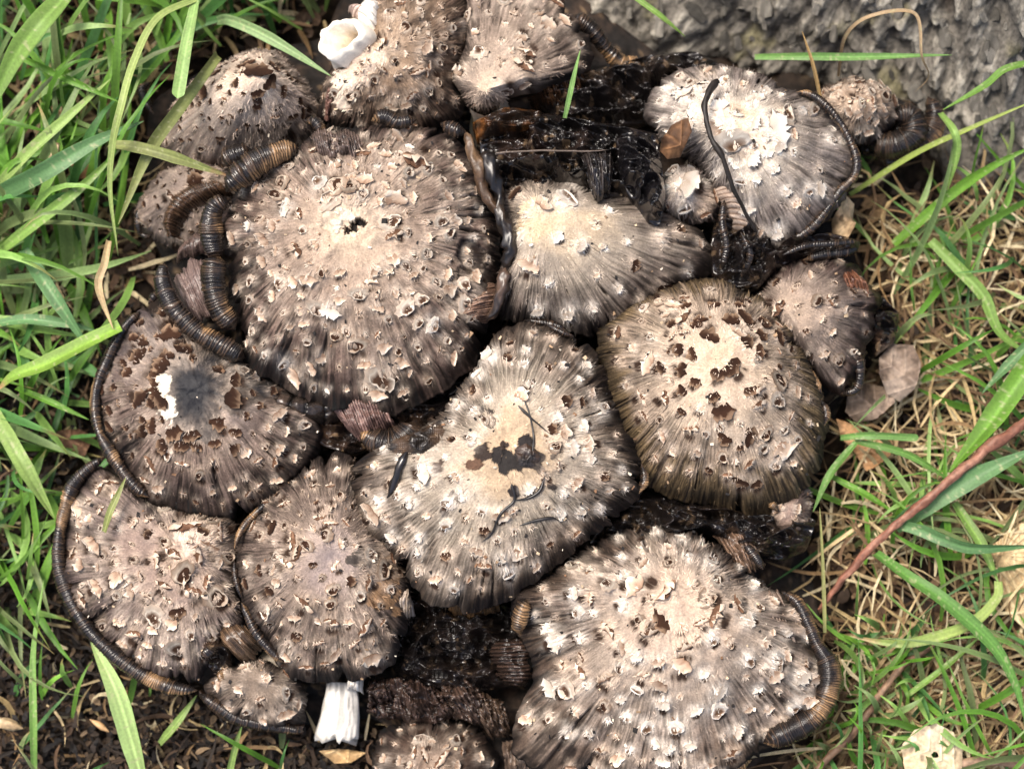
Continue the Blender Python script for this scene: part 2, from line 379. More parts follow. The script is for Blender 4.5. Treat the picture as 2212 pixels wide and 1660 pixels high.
    C = C * (1 - (0.45 - 0.62 * (big2 - 0.0)) * (0.35 + 0.65 * sstep(0.15, 0.5, RH)))[..., None] ; C = C * (0.82 + 0.36 * fbm(X * 900, Y * 900, seed + 35, 2))[..., None]
    dk = sstep(0.60, 0.36, stv) if False else (1 - sstep(0.38, 0.50, stv))
    C = C * (1 - 0.70 * dk * grow * strie)[..., None]
    lt = sstep(0.54, 0.66, stv) * grow * strie
    C = mixc(C, np.minimum(C * 1.6 + 0.03, 0.85), lt * 0.75)
    # fine dark slits between the gill ribs
    sf = ang(K * 0.9, 7, seed + 15, 0.6); sg = ang(K * 0.42, 4, seed + 16, 0.6)
    so_ = sstep(0.30, 0.75, RH + (big2 - 0.5) * 0.5)
    slit = np.maximum(1 - sstep(0.13, 0.23, sf), 0.9 * (1 - sstep(0.07, 0.13, sg))) * so_ * strie
    C = mixc(C, [0.030, 0.021, 0.017], np.clip(slit * 0.9, 0, 1)); Z -= slit * 0.0004
    wet = np.zeros_like(RH)
    # radial splits
    C = C * np.interp(rn, [0, 0.28, 0.5, 0.8, 1.0], [0.80, 0.74, 0.58, 0.38, 0.19])[..., None] * (np.array([1.01, 0.965, 0.915]) + sstep(0.5, 1.0, rn)[..., None] * np.array([0.0, -0.02, 0.03]))  # dark purple-brown margins, with the shade between caps put into the colour
    for i in range(int(cracks * 1.3)):
        tc = rng.uniform(-3.0, 3.0); r0 = rng.uniform(crack0, 0.9); r1 = 1.02 if rng.random() < 0.7 else r0 + rng.uniform(0.1, 0.25)
        wd = crackw * rng.uniform(0.0002, 0.0007) * (1.0 if rng.random() < 0.75 else 2.2)
        d = np.abs(TH - tc - 0.5 * (wob - wob.mean()) * 0.3) * RR
        wloc = wd * sstep(r0, min(r0 + 0.3, 1.0), RH) * (1 - sstep(r1 - 0.03, r1 + 0.01, RH)) + 1e-7
        m = np.exp(-(d / wloc) ** 2)
        Z -= m * rng.uniform(0.001, 0.0028); C = mixc(C, [0.022, 0.016, 0.014], m * 0.85)
    # special patches of the cap's own colour: (px, py, radius px, colour, wet, rise mm)
    for (fx, fy, fr, fc, fw, fz) in feats:
        q = P(fx, fy, zr + Hh * 0.7); d = np.hypot(X - q[0], Y - q[1]) / (fr * MM)
        fq = 1.3 / (fr * MM); d = d + (fbm(X * fq + fx, Y * fq + fy, seed + 51, 5) - 0.5) * 1.7 + 0.05
        m = 1 - sstep(0.86, 0.96, d)
        C = mixc(C, fc, m); wet = np.maximum(wet, m * fw); Z += m * fz * 0.001
    if wetc is not None:
        m = sstep(wetc[0], wetc[1], RH + (big2 - 0.5) * 0.3); wet = np.maximum(wet, m * wetc[2])
    # where scales sit
    pts = []
    tries = 0
    sp = spacing * MM * 1.16
    acc = np.zeros((0, 2))
    while tries < 7000 and len(pts) < maxscale:
        tries += 1
        tt = rng.uniform(-math.pi, math.pi); rh = math.sqrt(rng.uniform(rmin ** 2, rmax ** 2))
        j = int((tt + math.pi) / (2 * math.pi) * nt) % nt; i = int(rh * (nr - 1))
        x, y = X[i, j], Y[i, j]
        # weight by true area (long sides get more)
        if rng.random() > (R[j] / R.max()) ** 2: continue
        if rng.random() > np.clip(0.25 + 2.2 * (float(fbm(x * 130, y * 130, seed + 88, 2)) - 0.32), 0.06, 1): continue
        if dens is not None and rng.random() > dens(rh, tt): continue
        if len(acc) and np.min((acc[:, 0] - x) ** 2 + (acc[:, 1] - y) ** 2) < (sp * rng.uniform(0.75, 1.35)) ** 2: continue
        acc = np.vstack([acc, [x, y]])
        ks = kinds(rh, tt, rng) if callable(kinds) else None
        if ks is None:
            r_ = rng.random(); ks = kinds[-1][0]
            for kk, ww in kinds:
                if r_ < ww: ks = kk; break
                r_ -= ww
        sz = rng.uniform(*size) * MM * (1.1 - 0.3 * rh) * math.exp(rng.normal(-0.12, 0.30))
        pts.append((i, j, sz, ks))
    for (fx, fy, sz, ks) in extra:
        q = P(fx, fy, zr + Hh * 0.8); dx_, dy_ = q[0] - A[0], q[1] - A[1]; j = int((math.atan2(dy_, dx_) + math.pi) / (2 * math.pi) * nt) % nt; i = int(min(math.hypot(dx_, dy_) / R[j], 0.98) * (nr - 1))
        x, y = X[i, j], Y[i, j]
        pts = [w for w in pts if (X[w[0], w[1]] - x) ** 2 + (Y[w[0], w[1]] - y) ** 2 > (sz * 0.62 * MM) ** 2]
        pts.append((i, j, sz * MM, ks))
    for (i, j, sz, ks) in pts:
        x, y = X[i, j], Y[i, j]; er = (math.cos(th[j]), math.sin(th[j]))
        msk = (np.abs(X - x) < sz * 1.6) & (np.abs(Y - y) < sz * 1.6)
        if not msk.any(): continue
        ddx = (X[msk] - x) / sz; ddy = (Y[msk] - y) / sz
        lr = ddx * er[0] + ddy * er[1]; ltn = -ddx * er[1] + ddy * er[0]
        wv = (vnoise(ltn * 5 + i, lr * 1.5 + j, seed + 61) - 0.5)
        fb = vnoise(ltn * 9 + i, lr * 2.2 + j, seed + 62); m = np.exp(-((lr + 0.12 + wv * 0.5) ** 2 / 0.50 + (ltn * (1.0 + 0.35 * lr)) ** 2 / 0.42)) * (0.40 + 1.1 * fb)
        hole = np.exp(-((lr - 0.48) ** 2 / 0.07 + (ltn + wv * 0.5) ** 2 / 0.16)) * (0.5 + fb)
        cc = C[msk]; tcol = {'pale': [0.70, 0.58, 0.47], 'dark': [0.56, 0.45, 0.36], 'curl': [0.56, 0.44, 0.34], 'white': [0.78, 0.70, 0.61]}[ks]
        cc = mixc(cc, tcol, np.clip(m * tuft, 0, 0.95)); cc = mixc(cc, [0.030, 0.016, 0.010], np.clip(hole * 1.7 * holes, 0, 1))
        C[msk] = cc
        if ks != 'dark': Z[msk] += np.minimum(m * sz * 0.20, 0.0007) - np.minimum(hole * sz * 0.25, 0.0005)
    C = np.clip(C, 0.006, 0.92)
    V = np.stack([X, Y, Z], -1)
    # underside
    under = []
    uc = []
    for q, dz in ((0.985, -0.0012), (0.93, -0.0030), (0.8, -0.0055), (0.5, -0.0065), (0.1, -0.0065)):
        i = q * (nr - 1); i0 = int(i)
        row = V[i0].copy(); row[:, 2] = row[:, 2] - 0.0 + dz + (vnoise(th * nst / 2 / math.pi, th * 0, seed + 70) - 0.5) * 0.0012
        if q < 0.99: row[:, 2] = np.minimum(row[:, 2], V[-1][:, 2] + 0.4 * (V[i0][:, 2] - V[-1][:, 2]) + dz)
        under.append(row); uc.append(np.tile([0.03, 0.02, 0.016], (nt, 1)) * (0.5 + vnoise(th * nst / 2 / math.pi, th * 0, seed + 70))[:, None])
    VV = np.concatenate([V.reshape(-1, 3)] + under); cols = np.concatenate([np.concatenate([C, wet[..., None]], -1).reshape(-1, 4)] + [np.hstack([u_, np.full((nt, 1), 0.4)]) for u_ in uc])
    f = grid_faces(nr + 5, nt, True)
    foot = np.array([A[0] + (BASE[0] - A[0]) * 0.08, A[1] + (BASE[1] - A[1]) * 0.08, 0.0])
    root = empty('mushroom', foot, label, cat, group)
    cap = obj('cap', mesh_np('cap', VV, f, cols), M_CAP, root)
    # short woolly fibres of the cap skin
    if felt:
        n = felt
        ii = (np.sqrt(rng.uniform(0.02, 0.97, n)) * (nr - 1)).astype(int); jj = rng.integers(0, nt, n)
        if pts:
            pk = rng.integers(0, len(pts), n); use = rng.random(n) < 0.72
            pi = np.array([q[0] for q in pts])[pk]; pj = np.array([q[1] for q in pts])[pk]; ps = np.array([q[2] for q in pts])[pk]
            oi = pi + rng.normal(-0.25, 0.42, n) * ps / (R[pj] / nr); oj = pj + rng.normal(0, 0.4, n) * ps / (R[pj] * np.maximum(rho[pi], 0.1) * 2 * math.pi / nt)
            ii = np.where(use, np.clip(oi, 1, nr - 3), ii).astype(int); jj = np.where(use, oj.astype(int) % nt, jj)
        p0 = V[ii, jj] - np.array([0, 0, 0.0001]); t_ = th[jj] + rng.normal(0, 0.45, n)
        ln = rng.uniform(4, 13, n) * MM; wd = rng.uniform(0.6, 1.5, n) * MM * 0.8
        d = np.stack([np.cos(t_), np.sin(t_), 0 * t_], -1)
        i2 = np.clip(ii + 3, 0, nr - 1); sl_ = (V[i2, jj] - V[ii, jj]); sl_ = sl_ / (np.linalg.norm(sl_[:, :2], axis=1, keepdims=True) + 1e-9); d[:, 2] = np.clip(sl_[:, 2], -1.5, 1.0)
        sd_ = np.stack([-np.sin(t_), np.cos(t_), 0 * t_], -1) * wd[:, None]
        lift = rng.uniform(0.05, 0.55, n)[:, None] * ln[:, None] * np.array([0, 0, 1.0])
        mid = p0 + d * ln[:, None] * 0.55 + lift * 0.7; tip = p0 + d * ln[:, None] + lift * rng.uniform(0.2, 1.4, n)[:, None]
        fv = np.stack([p0 - sd_, p0 + sd_, mid + sd_ * 0.8, mid - sd_ * 0.8, tip + sd_ * 0.25, tip - sd_ * 0.25], 1)
        base = (np.arange(n) * 6)[:, None]
        ff = np.concatenate([base + np.array([0, 1, 2, 3]), base + np.array([3, 2, 4, 5])])
        fc = C[ii, jj] * rng.uniform(0.7, 1.5, n)[:, None] * (1 + rng.uniform(0, 0.35, n)[:, None])
        fo = obj('felt', mesh_np('felt', fv, ff, np.repeat(np.clip(fc, 0.01, 0.85), 6, 0)), M_FELT, cap); fo['kind'] = 'stuff'
    if stem:
        sx = np.linspace(0, 1, 14); phi = np.linspace(0, 2 * math.pi, 20, endpoint=False)
        topz = A[2] - 0.009
        cl = foot[None] + (np.array([A[0], A[1], topz]) - foot)[None] * sx[:, None]; cl[:, :2] += np.sin(sx * math.pi)[:, None] * 0.002
        rr = stemr * (1.25 - 0.35 * sx)[:, None] * (1 + 0.05 * np.sin(phi * 7))[None]
        sv = np.stack([cl[:, 0:1] + rr * np.cos(phi), cl[:, 1:2] + rr * np.sin(phi), cl[:, 2:3] + 0 * rr], -1); sv[0, :, 2] -= 0.006
        obj('stem', mesh_np('stem', sv, grid_faces(14, 20, True), np.tile([0.5, 0.43, 0.34], (280, 1))), M_STEM, root)
    SURF.append(V[::2, ::2].reshape(-1, 3))
    PENDING.append((cap, V, th, nr, nt, pts, seed))
    return root, cap

VM = {}
def raster(cap):
    if cap.name not in VM:
        V = [q for q in PENDING if q[0] is cap][0][1].reshape(-1, 3); G = 0.0006; n = 1000
        h = np.full((n, n), -1.0); np.maximum.at(h, (((V[:, 0] + 0.3) / G).astype(int), ((V[:, 1] + 0.3) / G).astype(int)), V[:, 2])
        for _ in range(3):
            g = np.maximum.reduce([np.roll(np.roll(h, a, 0), b, 1) for a in (-1, 0, 1) for b in (-1, 0, 1)]); h = np.where(h < 0, g, h)
        VM[cap.name] = h
    return VM[cap.name]
def surfz(cap, x, y):
    h = raster(cap); return h[((np.asarray(x) + 0.3) / 0.0006).astype(int), ((np.asarray(y) + 0.3) / 0.0006).astype(int)]
def on(cap, pts, off=0.4):
    out = []
    for (x, y) in pts:
        z = 0.055
        for _ in range(5):
            q = P(x, y, z); k = float(surfz(cap, q[0], q[1])); z = k if k > 0 else z
        out.append(z * 100 + off * 0.1)
    return out
def place_scales():
    # greatest height over a 1.5 mm raster, so that scales buried under another cap are left out
    G = 0.0015; n = 400
    hm = np.full((n, n), -1.0)
    allv = np.concatenate(SURF)
    gi = np.clip(((allv[:, 0] + 0.3) / G).astype(int), 0, n - 1); gj = np.clip(((allv[:, 1] + 0.3) / G).astype(int), 0, n - 1)
    np.maximum.at(hm, (gi, gj), allv[:, 2])
    tot = 0
    for cap, V, th, nr, nt, pts, seed in PENDING:
        rng = np.random.default_rng(seed + 900)
        inv = Matrix.Translation(cap.parent.location).inverted()
        for (i, j, sz, ks) in pts:
            p = V[i, j]; x, y = PX(p)
            if not (-15 < x < W + 15 and -15 < y < H + 15): continue
            if hm[int((p[0] + 0.3) / G), int((p[1] + 0.3) / G)] > p[2] + 0.007: continue
            i0, i1 = max(i - 5, 0), min(i + 5, nr - 1)
            kk = int(np.clip(0.0012 / (np.linalg.norm(V[i, (j + 1) % nt] - V[i, j]) + 1e-6), 3, nt // 5))
            dr = V[i1, j] - V[i0, j]; dt = V[i, (j + kk) % nt] - V[i, j - kk]
            dr = dr / (np.linalg.norm(dr) + 1e-12); nn = np.cross(dr, dt); nn /= (np.linalg.norm(nn) + 1e-12)
            if nn[2] < 0: nn = -nn
            a = rng.normal(0, 0.45)
            tx = np.cross(dr, nn); yv = dr * math.cos(a) + tx * math.sin(a); xv = np.cross(yv, nn)
            s = sz * (0.90 if ks == 'dark' else 1.0)
            m = np.eye(4); m[:3, 0] = xv * s * rng.uniform(0.8, 1.3); m[:3, 1] = yv * s; m[:3, 2] = nn * s * (rng.uniform(0.10, 0.25) if ks == 'dark' else rng.uniform(0.16, 0.50)); m[:3, 3] = p + nn * (0.0003 if ks == 'dark' else 0.00012)
            o = bpy.data.objects.new('scale', FL[ks][rng.integers(12)]); COL.objects.link(o)
            o.parent = cap; o.matrix_parent_inverse = inv_cap(cap); o.matrix_basis = Matrix(m.tolist()); tot += 1
    print('scales', tot)
def inv_cap(cap):
    # caps are modelled in world coordinates under their root: cap's world matrix is the identity
    return Matrix.Identity(4)

# ------------------------------------------------------------------ rolled rims: ribbed curls of blackened gills
def roll(parent, pts, r, z, seed, ochre=0.35, per=7.0, name='rolled_rim', wet=0.75, tail=True, lab=None, rag=1.0):
    """pts px; r px (number or list); z cm (number or list)"""
    rng = np.random.default_rng(seed)
    n = len(pts); r = np.interp(np.linspace(0, 1, n), np.linspace(0, 1, len(r)), r) if isinstance(r, (list, tuple)) else np.full(n, float(r))
    z = np.interp(np.linspace(0, 1, n), np.linspace(0, 1, len(z)), z) if isinstance(z, (list, tuple)) else np.full(n, float(z))
    L = np.array([list(P(x, y, zz * 0.01)) + [rr * MM] for (x, y), zz, rr in zip(pts, z, r)])
    L[:, 2] -= L[:, 3] * 0.40; L[:, 3] *= np.where(L[:, 3] > 18 * MM, 1.0, 0.88)
    q, s = smooth_line(L, 1.25 * MM)
    m = len(q); ns = 18
    T = np.gradient(q[:, :3], axis=0); T /= np.linalg.norm(T, axis=1, keepdims=True)
    up = np.array([0, 0, 1.0]); Bn = np.cross(T, up); Bn /= np.linalg.norm(Bn, axis=1, keepdims=True); Nn = np.cross(Bn, T)
    ph = np.linspace(0, 2 * math.pi, ns, endpoint=False)
    sp = s / (per * 0.74 * MM); ochre = ochre * 0.55 - 0.04
    sp = sp + (fbm(s * 300, s * 0, seed, 3) - 0.5) * 2.2 * rag
    S = sp[:, None] + 0.55 * np.sin(ph + rng.uniform(0, 6))[None] + (vnoise(s[:, None] * 500, ph[None] * 1.2, seed + 1) - 0.5) * 1.1
    fr = S - np.floor(S); rib = np.sin(math.pi * fr) ** 0.7
    idx = np.floor(S)
    hr = vnoise(idx + 0.0, idx * 0 + 0.5 * 0, seed + 2)
    rad = q[:, 3:4] * (1 + 0.20 * (fbm(s[:, None] * 160, ph[None] * 0, seed + 3, 3) - 0.5) * 2 * rag) * (0.82 + 0.19 * rib + 0.14 * (hr - 0.5))
    if tail:
        e = np.minimum(np.arange(m), np.arange(m)[::-1]) / 14.0
        rad = rad * np.clip(np.clip(e + 0.02, 0, 1) ** 0.8, 0.05, 1)[:, None]; q[:, 2] -= (1 - np.clip(e / 1.5, 0, 1)) ** 2 * q[:, 3] * 0.9
    sq = 1.0 + 0.12 * np.sin(2 * ph + rng.uniform(0, 6))[None]
    V = q[:, None, :3] + Bn[:, None] * (rad * sq * np.cos(ph))[..., None] + Nn[:, None] * (rad * np.sin(ph))[..., None]
    zone = sstep(0.66 - ochre * 0.5, 0.80 - ochre * 0.35, fbm(s[:, None] * 110 + seed, ph[None] * 0.35, seed + 4, 3))
    c = np.zeros((m, ns, 3)) + np.array([0.016, 0.013, 0.012])
    c = mixc(c, [0.060, 0.038, 0.025], sstep(0.3, 0.85, rib * hr))
    c = mixc(c, [0.42, 0.25, 0.12], zone * sstep(0.35, 0.85, rib) * (0.35 + 0.65 * hr))
    c = mixc(c, [0.006, 0.005, 0.005], 1 - sstep(0.08, 0.42, rib))
    w = np.clip(wet * (0.5 + 0.9 * (1 - zone)) * (0.4 + vnoise(s[:, None] * 260, ph[None], seed + 6)), 0, 1)
    o = obj(name, mesh_np(name, V, grid_faces(m, ns, True), np.concatenate([c, w[..., None]], -1)), M_ROLL, parent)
    if lab: o['label'] = lab
    return o

# ------------------------------------------------------------------ ribbed sheets: gills and torn margins between two lines
def sheet(parent, A, B, zA, zB, seed, name='gill_fold', ribs=30, bulge=3.0, c0=(0.035, 0.024, 0.018), c1=(0.13, 0.085, 0.055), wet=0.4, amp=1.0, wav=1.0, thick=1.2, mat=None, along=1.6, taper=False):
    mat = mat or M_ROLL
    def line(L, z):
        z = np.interp(np.linspace(0, 1, len(L)), np.linspace(0, 1, len(z)), z) if isinstance(z, (list, tuple)) else np.full(len(L), float(z))
        return smooth_line(np.array([P(x, y, zz * 0.01) for (x, y), zz in zip(L, z)]), 0.6 * MM)[0]
    a = line(A, zA); b = line(B, zB)
    nl = int(np.clip(max(len(a), len(b)) / 2.2, 40, 420)); t = np.linspace(0, 1, nl)
    rs = lambda q: np.stack([np.interp(t, np.linspace(0, 1, len(q)), q[:, k]) for k in range(3)], 1)
    a = rs(a); b = rs(b)
    ns = int(np.clip(np.mean(np.linalg.norm(b - a, axis=1)) / (3.0 * MM), 12, 90)); s = np.linspace(0, 1, ns)
    V = a[:, None] * (1 - s)[None, :, None] + b[:, None] * s[None, :, None]
    T, S = np.meshgrid(t, s, indexing='ij')
    endw = 0.75 + 0.35 * fbm(t * 4, t * 0 + 2, seed + 20, 2) if not taper else np.clip(np.sin(math.pi * np.clip(t * 0.94 + 0.03, 0, 1)) * 1.5, 0, 1) ** 0.55
    rgd = 0.5 + (s[None] - 0.5) * endw[:, None] * (1 + 0.28 * (fbm(t[:, None] * 14, (s[None] > 0.5) * 3.0, seed + 21, 3) - 0.5)) + 0.10 * (fbm(t * 3, t * 0, seed + 22, 2) - 0.5)[:, None]
    V = a[:, None] * (1 - rgd)[..., None] + b[:, None] * rgd[..., None]
    wav = wav * 1.5; ribs = int(ribs * 1.25)
    wobb = (fbm(T * 6, S * along, seed, 3) - 0.5) * wav
    ph = (T + 0.05 * wobb) * ribs + 0.6 * wobb
    fr = ph - np.floor(ph); rib = np.sin(math.pi * fr) ** 0.8; idx = np.floor(ph)
    hr = vnoise(idx, idx * 0, seed + 2)
    V[..., 2] += bulge * 0.0005 * np.sin(math.pi * S) + (rib - 0.6) * 0.0007 * amp + (hr - 0.5) * 0.0008 * amp + (fbm(T * 5, S * 3, seed + 4, 3) - 0.5) * 0.004 * wav
    V[..., 2] -= 0.006 * (np.abs(2 * T - 1) ** 3) + 0.003 * np.abs(2 * S - 1) ** 3
    side = np.gradient(V, axis=0); side /= (np.linalg.norm(side, axis=2, keepdims=True) + 1e-9)
    V += side * (wobb * 0.0022)[..., None]
    c = np.zeros(T.shape + (3,)) + np.array(c0); c = mixc(c, c1, sstep(0.3, 0.9, rib) * (0.25 + 0.75 * hr) * (0.55 + 0.9 * fbm(T * 12, S * 5, seed + 5, 3)))
    c = mixc(c, np.array(c0) * 0.3, 1 - sstep(0.05, 0.4, rib))
    w = np.clip(wet * (0.4 + 1.2 * fbm(T * 8, S * 6, seed + 7, 2)), 0, 1)
    bot = V.copy(); bot[..., 2] -= thick * 0.001
    nv = nl * ns; f = grid_faces(nl, ns); fb = f[:, ::-1] + nv
    ring = list(range(ns)) + [i * ns + ns - 1 for i in range(1, nl)] + [(nl - 1) * ns + j for j in range(ns - 2, -1, -1)] + [i * ns for i in range(nl - 2, 0, -1)]
    ring = np.array(ring); r2 = np.roll(ring, -1); sd = np.stack([r2, ring, ring + nv, r2 + nv], 1)
    cc = np.concatenate([c, w[..., None]], -1).reshape(-1, 4)
    return obj(name, mesh_np(name, np.concatenate([V.reshape(-1, 3), bot.reshape(-1, 3)]), np.concatenate([f, fb, sd]), np.concatenate([cc, cc * 0.6])), mat, parent)

# ------------------------------------------------------------------ lumps: collapsed wet black flesh
def lump(parent, name, poly, zb, hh, seed, c0=(0.010, 0.008, 0.008), c1=(0.05, 0.03, 0.02), wet=0.95, rough=1.0, fleck=0.3, freq=1.0, mat=None, cen=None, pw=2.2, cap=None):
    rng = np.random.default_rng(seed)
    pl = np.array([P(x, y, zb * 0.01)[:2] for x, y in poly]); c = pl.mean(0) if cen is None else P(cen[0], cen[1], zb * 0.01)[:2]
    nt = 420; th = np.linspace(-math.pi, math.pi, nt, endpoint=False)
    a = pl; e = np.roll(pl, -1, 0) - a
    dx, dy = np.cos(th)[:, None], np.sin(th)[:, None]; den = dx * e[None, :, 1] - dy * e[None, :, 0]
    ax_, ay_ = a[None, :, 0] - c[0], a[None, :, 1] - c[1]
    with np.errstate(all='ignore'):
        t = (ax_ * e[None, :, 1] - ay_ * e[None, :, 0]) / den; s = (ax_ * dy - ay_ * dx) / den
    R = np.where((np.abs(den) > 1e-12) & (s >= 0) & (s <= 1) & (t > 0), t, 0).max(1)
    k = np.hanning(9); k /= k.sum(); R = np.convolve(np.r_[R[-4:], R, R[:4]], k, 'valid')
    nr = 110; rho = np.linspace(0.004, 1, nr); TH, RH = np.meshgrid(th, rho)
    X = c[0] + R * RH * np.cos(TH); Y = c[1] + R * RH * np.sin(TH)
    rd = 1 - np.abs(2 * fbm(X * 75 * freq + fbm(X * 60, Y * 60, seed, 2) * 4, Y * 170 * freq, seed + 1, 2) - 1)
    rd2 = 1 - np.abs(2 * fbm(X * 230 * freq + rd * 2, Y * 330 * freq, seed + 2, 2) - 1); rd3 = fbm(X * 700, Y * 700, seed + 3, 2)
    Z = zb * 0.01 + hh * 0.01 * (1 - RH ** pw) + ((rd - 0.7) * 0.012 + (rd2 - 0.7) * 0.0060 + (rd3 - 0.5) * 0.0009) * rough * (1 - RH ** 6)
    if cap is not None:
        sz_ = surfz(cap, X, Y); Z = np.where(sz_ > 0, sz_, zb * 0.01) + hh * 0.01 * (1 - RH ** pw) * (0.3 + 1.1 * rd2) - 0.0003
    C = np.zeros(X.shape + (3,)) + np.array(c0); C = mixc(C, c1, sstep(0.45, 0.75, fbm(X * 200, Y * 200, seed + 5, 4)))
    fl = sstep(0.70, 0.75, fbm(X * 520, Y * 520, seed + 6, 3)) * fleck
    C = mixc(C, [0.42, 0.28, 0.16], fl)
    w = wet * (1 - fl) * (0.5 + 0.7 * fbm(X * 130, Y * 130, seed + 8, 2))
    V = np.stack([X, Y, Z], -1); skirt = V[-1:].copy(); skirt[..., 2] -= 0.008
    VV = np.concatenate([V, skirt]); CC = np.concatenate([np.concatenate([C, np.clip(w, 0, 1)[..., None]], -1), np.concatenate([C, w[..., None]], -1)[-1:]])
    return obj(name, mesh_np(name, VV, grid_faces(nr + 1, nt, True), CC), mat or M_INK, parent)

def tube(parent, name, pts, r, z, seed, col, mat, wob=0.0, ns=8, step=3.0, wet=0.2, knots=0.0, colb=None):
    n = len(pts); r = np.interp(np.linspace(0, 1, n), np.linspace(0, 1, len(r)), r) if isinstance(r, (list, tuple)) else np.full(n, float(r))
    z = np.interp(np.linspace(0, 1, n), np.linspace(0, 1, len(z)), z) if isinstance(z, (list, tuple)) else np.full(n, float(z))
    L = np.array([list(P(x, y, zz * 0.01)) + [rr * MM] for (x, y), zz, rr in zip(pts, z, r)])
    q, s = smooth_line(L, step * MM); m = len(q)
    T = np.gradient(q[:, :3], axis=0); T /= np.linalg.norm(T, axis=1, keepdims=True)
    Bn = np.cross(T, [0, 0, 1.0]); Bn /= (np.linalg.norm(Bn, axis=1, keepdims=True) + 1e-9); Nn = np.cross(Bn, T)
    q[:, :3] += Bn * ((fbm(s * 120, s * 0, seed, 3) - 0.5) * wob * MM * 2)[:, None]
    ph = np.linspace(0, 2 * math.pi, ns, endpoint=False)
    rad = q[:, 3:4] * (1 + 0.5 * (vnoise(s[:, None] * 400, ph[None] * 2, seed + 1) - 0.5) + knots * sstep(0.78, 0.95, vnoise(s[:, None] * 130, ph[None] * 0, seed + 2)))
    if mat in (M_INK, M_ROLL) and ns >= 9:
        rad = rad * (1 + 0.22 * np.sin(ph[None] * 4 + s[:, None] * 900 + 3 * fbm(s[:, None] * 200, ph[None] * 0, seed + 8, 2))) * (0.65 + 0.7 * fbm(s[:, None] * 260, ph[None] * 0.6, seed + 9, 3))
    e = np.minimum(np.arange(m), np.arange(m)[::-1]); rad = rad * np.where(e == 0, 0.15, np.clip(0.3 + e / 8.0, 0, 1))[:, None]
    V = q[:, None, :3] + Bn[:, None] * (rad * np.cos(ph))[..., None] + Nn[:, None] * (rad * np.sin(ph))[..., None]
    c = np.zeros((m, ns, 3)) + np.array(col)
    if colb is not None: c = mixc(c, colb, sstep(0.4, 0.7, fbm(s[:, None] * 180, ph[None], seed + 3, 3)))
    c *= (0.7 + 0.6 * vnoise(s[:, None] * 300, ph[None] * 1.5, seed + 4))[..., None]
    return obj(name, mesh_np(name, V, grid_faces(m, ns, True), np.concatenate([c, np.full((m, ns, 1), wet)], -1)), mat, parent)

# ------------------------------------------------------------------ the mushrooms
CRM = (0.66, 0.53, 0.38); WHT = (0.78, 0.72, 0.63); TAN = (0.40, 0.315, 0.25); GRY = (0.33, 0.275, 0.235); BRN = (0.17, 0.115, 0.085); DRK = (0.065, 0.043, 0.034); MAUV = (0.27, 0.205, 0.185)

# (1) bell shaped dome, upper left
m, cp = make_cap('bell shaped pale dome with dense small dark scales at the upper left', [(470,140),(530,106),(600,110),(655,165),(695,235),(680,300),(610,335),(520,350),(470,370),(395,360),(340,315),(352,245),(405,185)], (560,165), 2.8, 3.2, 1,
    [(0,(0.58,0.45,0.36)),(0.25,(0.74,0.62,0.52)),(0.6,(0.82,0.68,0.57)),(0.9,(0.80,0.64,0.52)),(1.1,(0.5,0.38,0.3))], p=1.7, nst=220, cracks=3, spacing=19, size=(12, 20), rmin=0.16, rmax=0.96,
    kinds=lambda r, t, g: 'dark' if g.random() < (0.9 if r < 0.35 else 0.55) else 'curl', tuft=0.7, lump=0.5, strie=0.55, felt=3500, maxscale=290,
    extra=[(560,165,44,'dark'),(535,140,30,'dark'),(590,142,30,'dark'),(618,152,28,'dark'),(588,188,30,'dark'),(560,210,24,'dark'),(610,195,26,'dark'),(640,200,26,'dark')])
roll(m, [(330,245),(312,215),(306,190),(325,175)], [6, 11, 11, 6], 2.6, 51, 0.35)

# (2) low cap with a thick black fold
m, cp = make_cap('low pale cap flank wrapped by a thick black fold, below the bell shaped dome', [(298,420),(345,365),(430,345),(500,360),(520,420),(470,500),(400,540),(330,515),(290,490),(283,450)], (420,400), 2.7, 1.0, 2,
    [(0,(0.6,0.48,0.4)),(0.6,(0.66,0.54,0.46)),(1.0,(0.6,0.48,0.4)),(1.1,BRN)], nst=150, cracks=4, spacing=20, size=(10, 15), kinds=(('curl', 0.6), ('dark', 0.4)), strie=0.5, felt=900, maxscale=90)
sheet(m, [(350,500),(345,470),(365,425),(410,390),(470,372)], [(385,512),(400,480),(430,450),(470,430),(500,415)], [3.5, 3.9, 3.9, 3.6], [3.2, 3.5, 3.6], 52, 'gill_fold', 46, 5.0, (0.010, 0.008, 0.007), (0.15, 0.085, 0.05), 0.9, 1.2, 0.35)
roll(m, [(300,505),(297,470),(305,440)], [9, 12, 8], 2.9, 53, 0.6)
roll(m, [(292,500),(318,510),(330,500)], [7, 8, 5], 2.7, 54, 0.2)

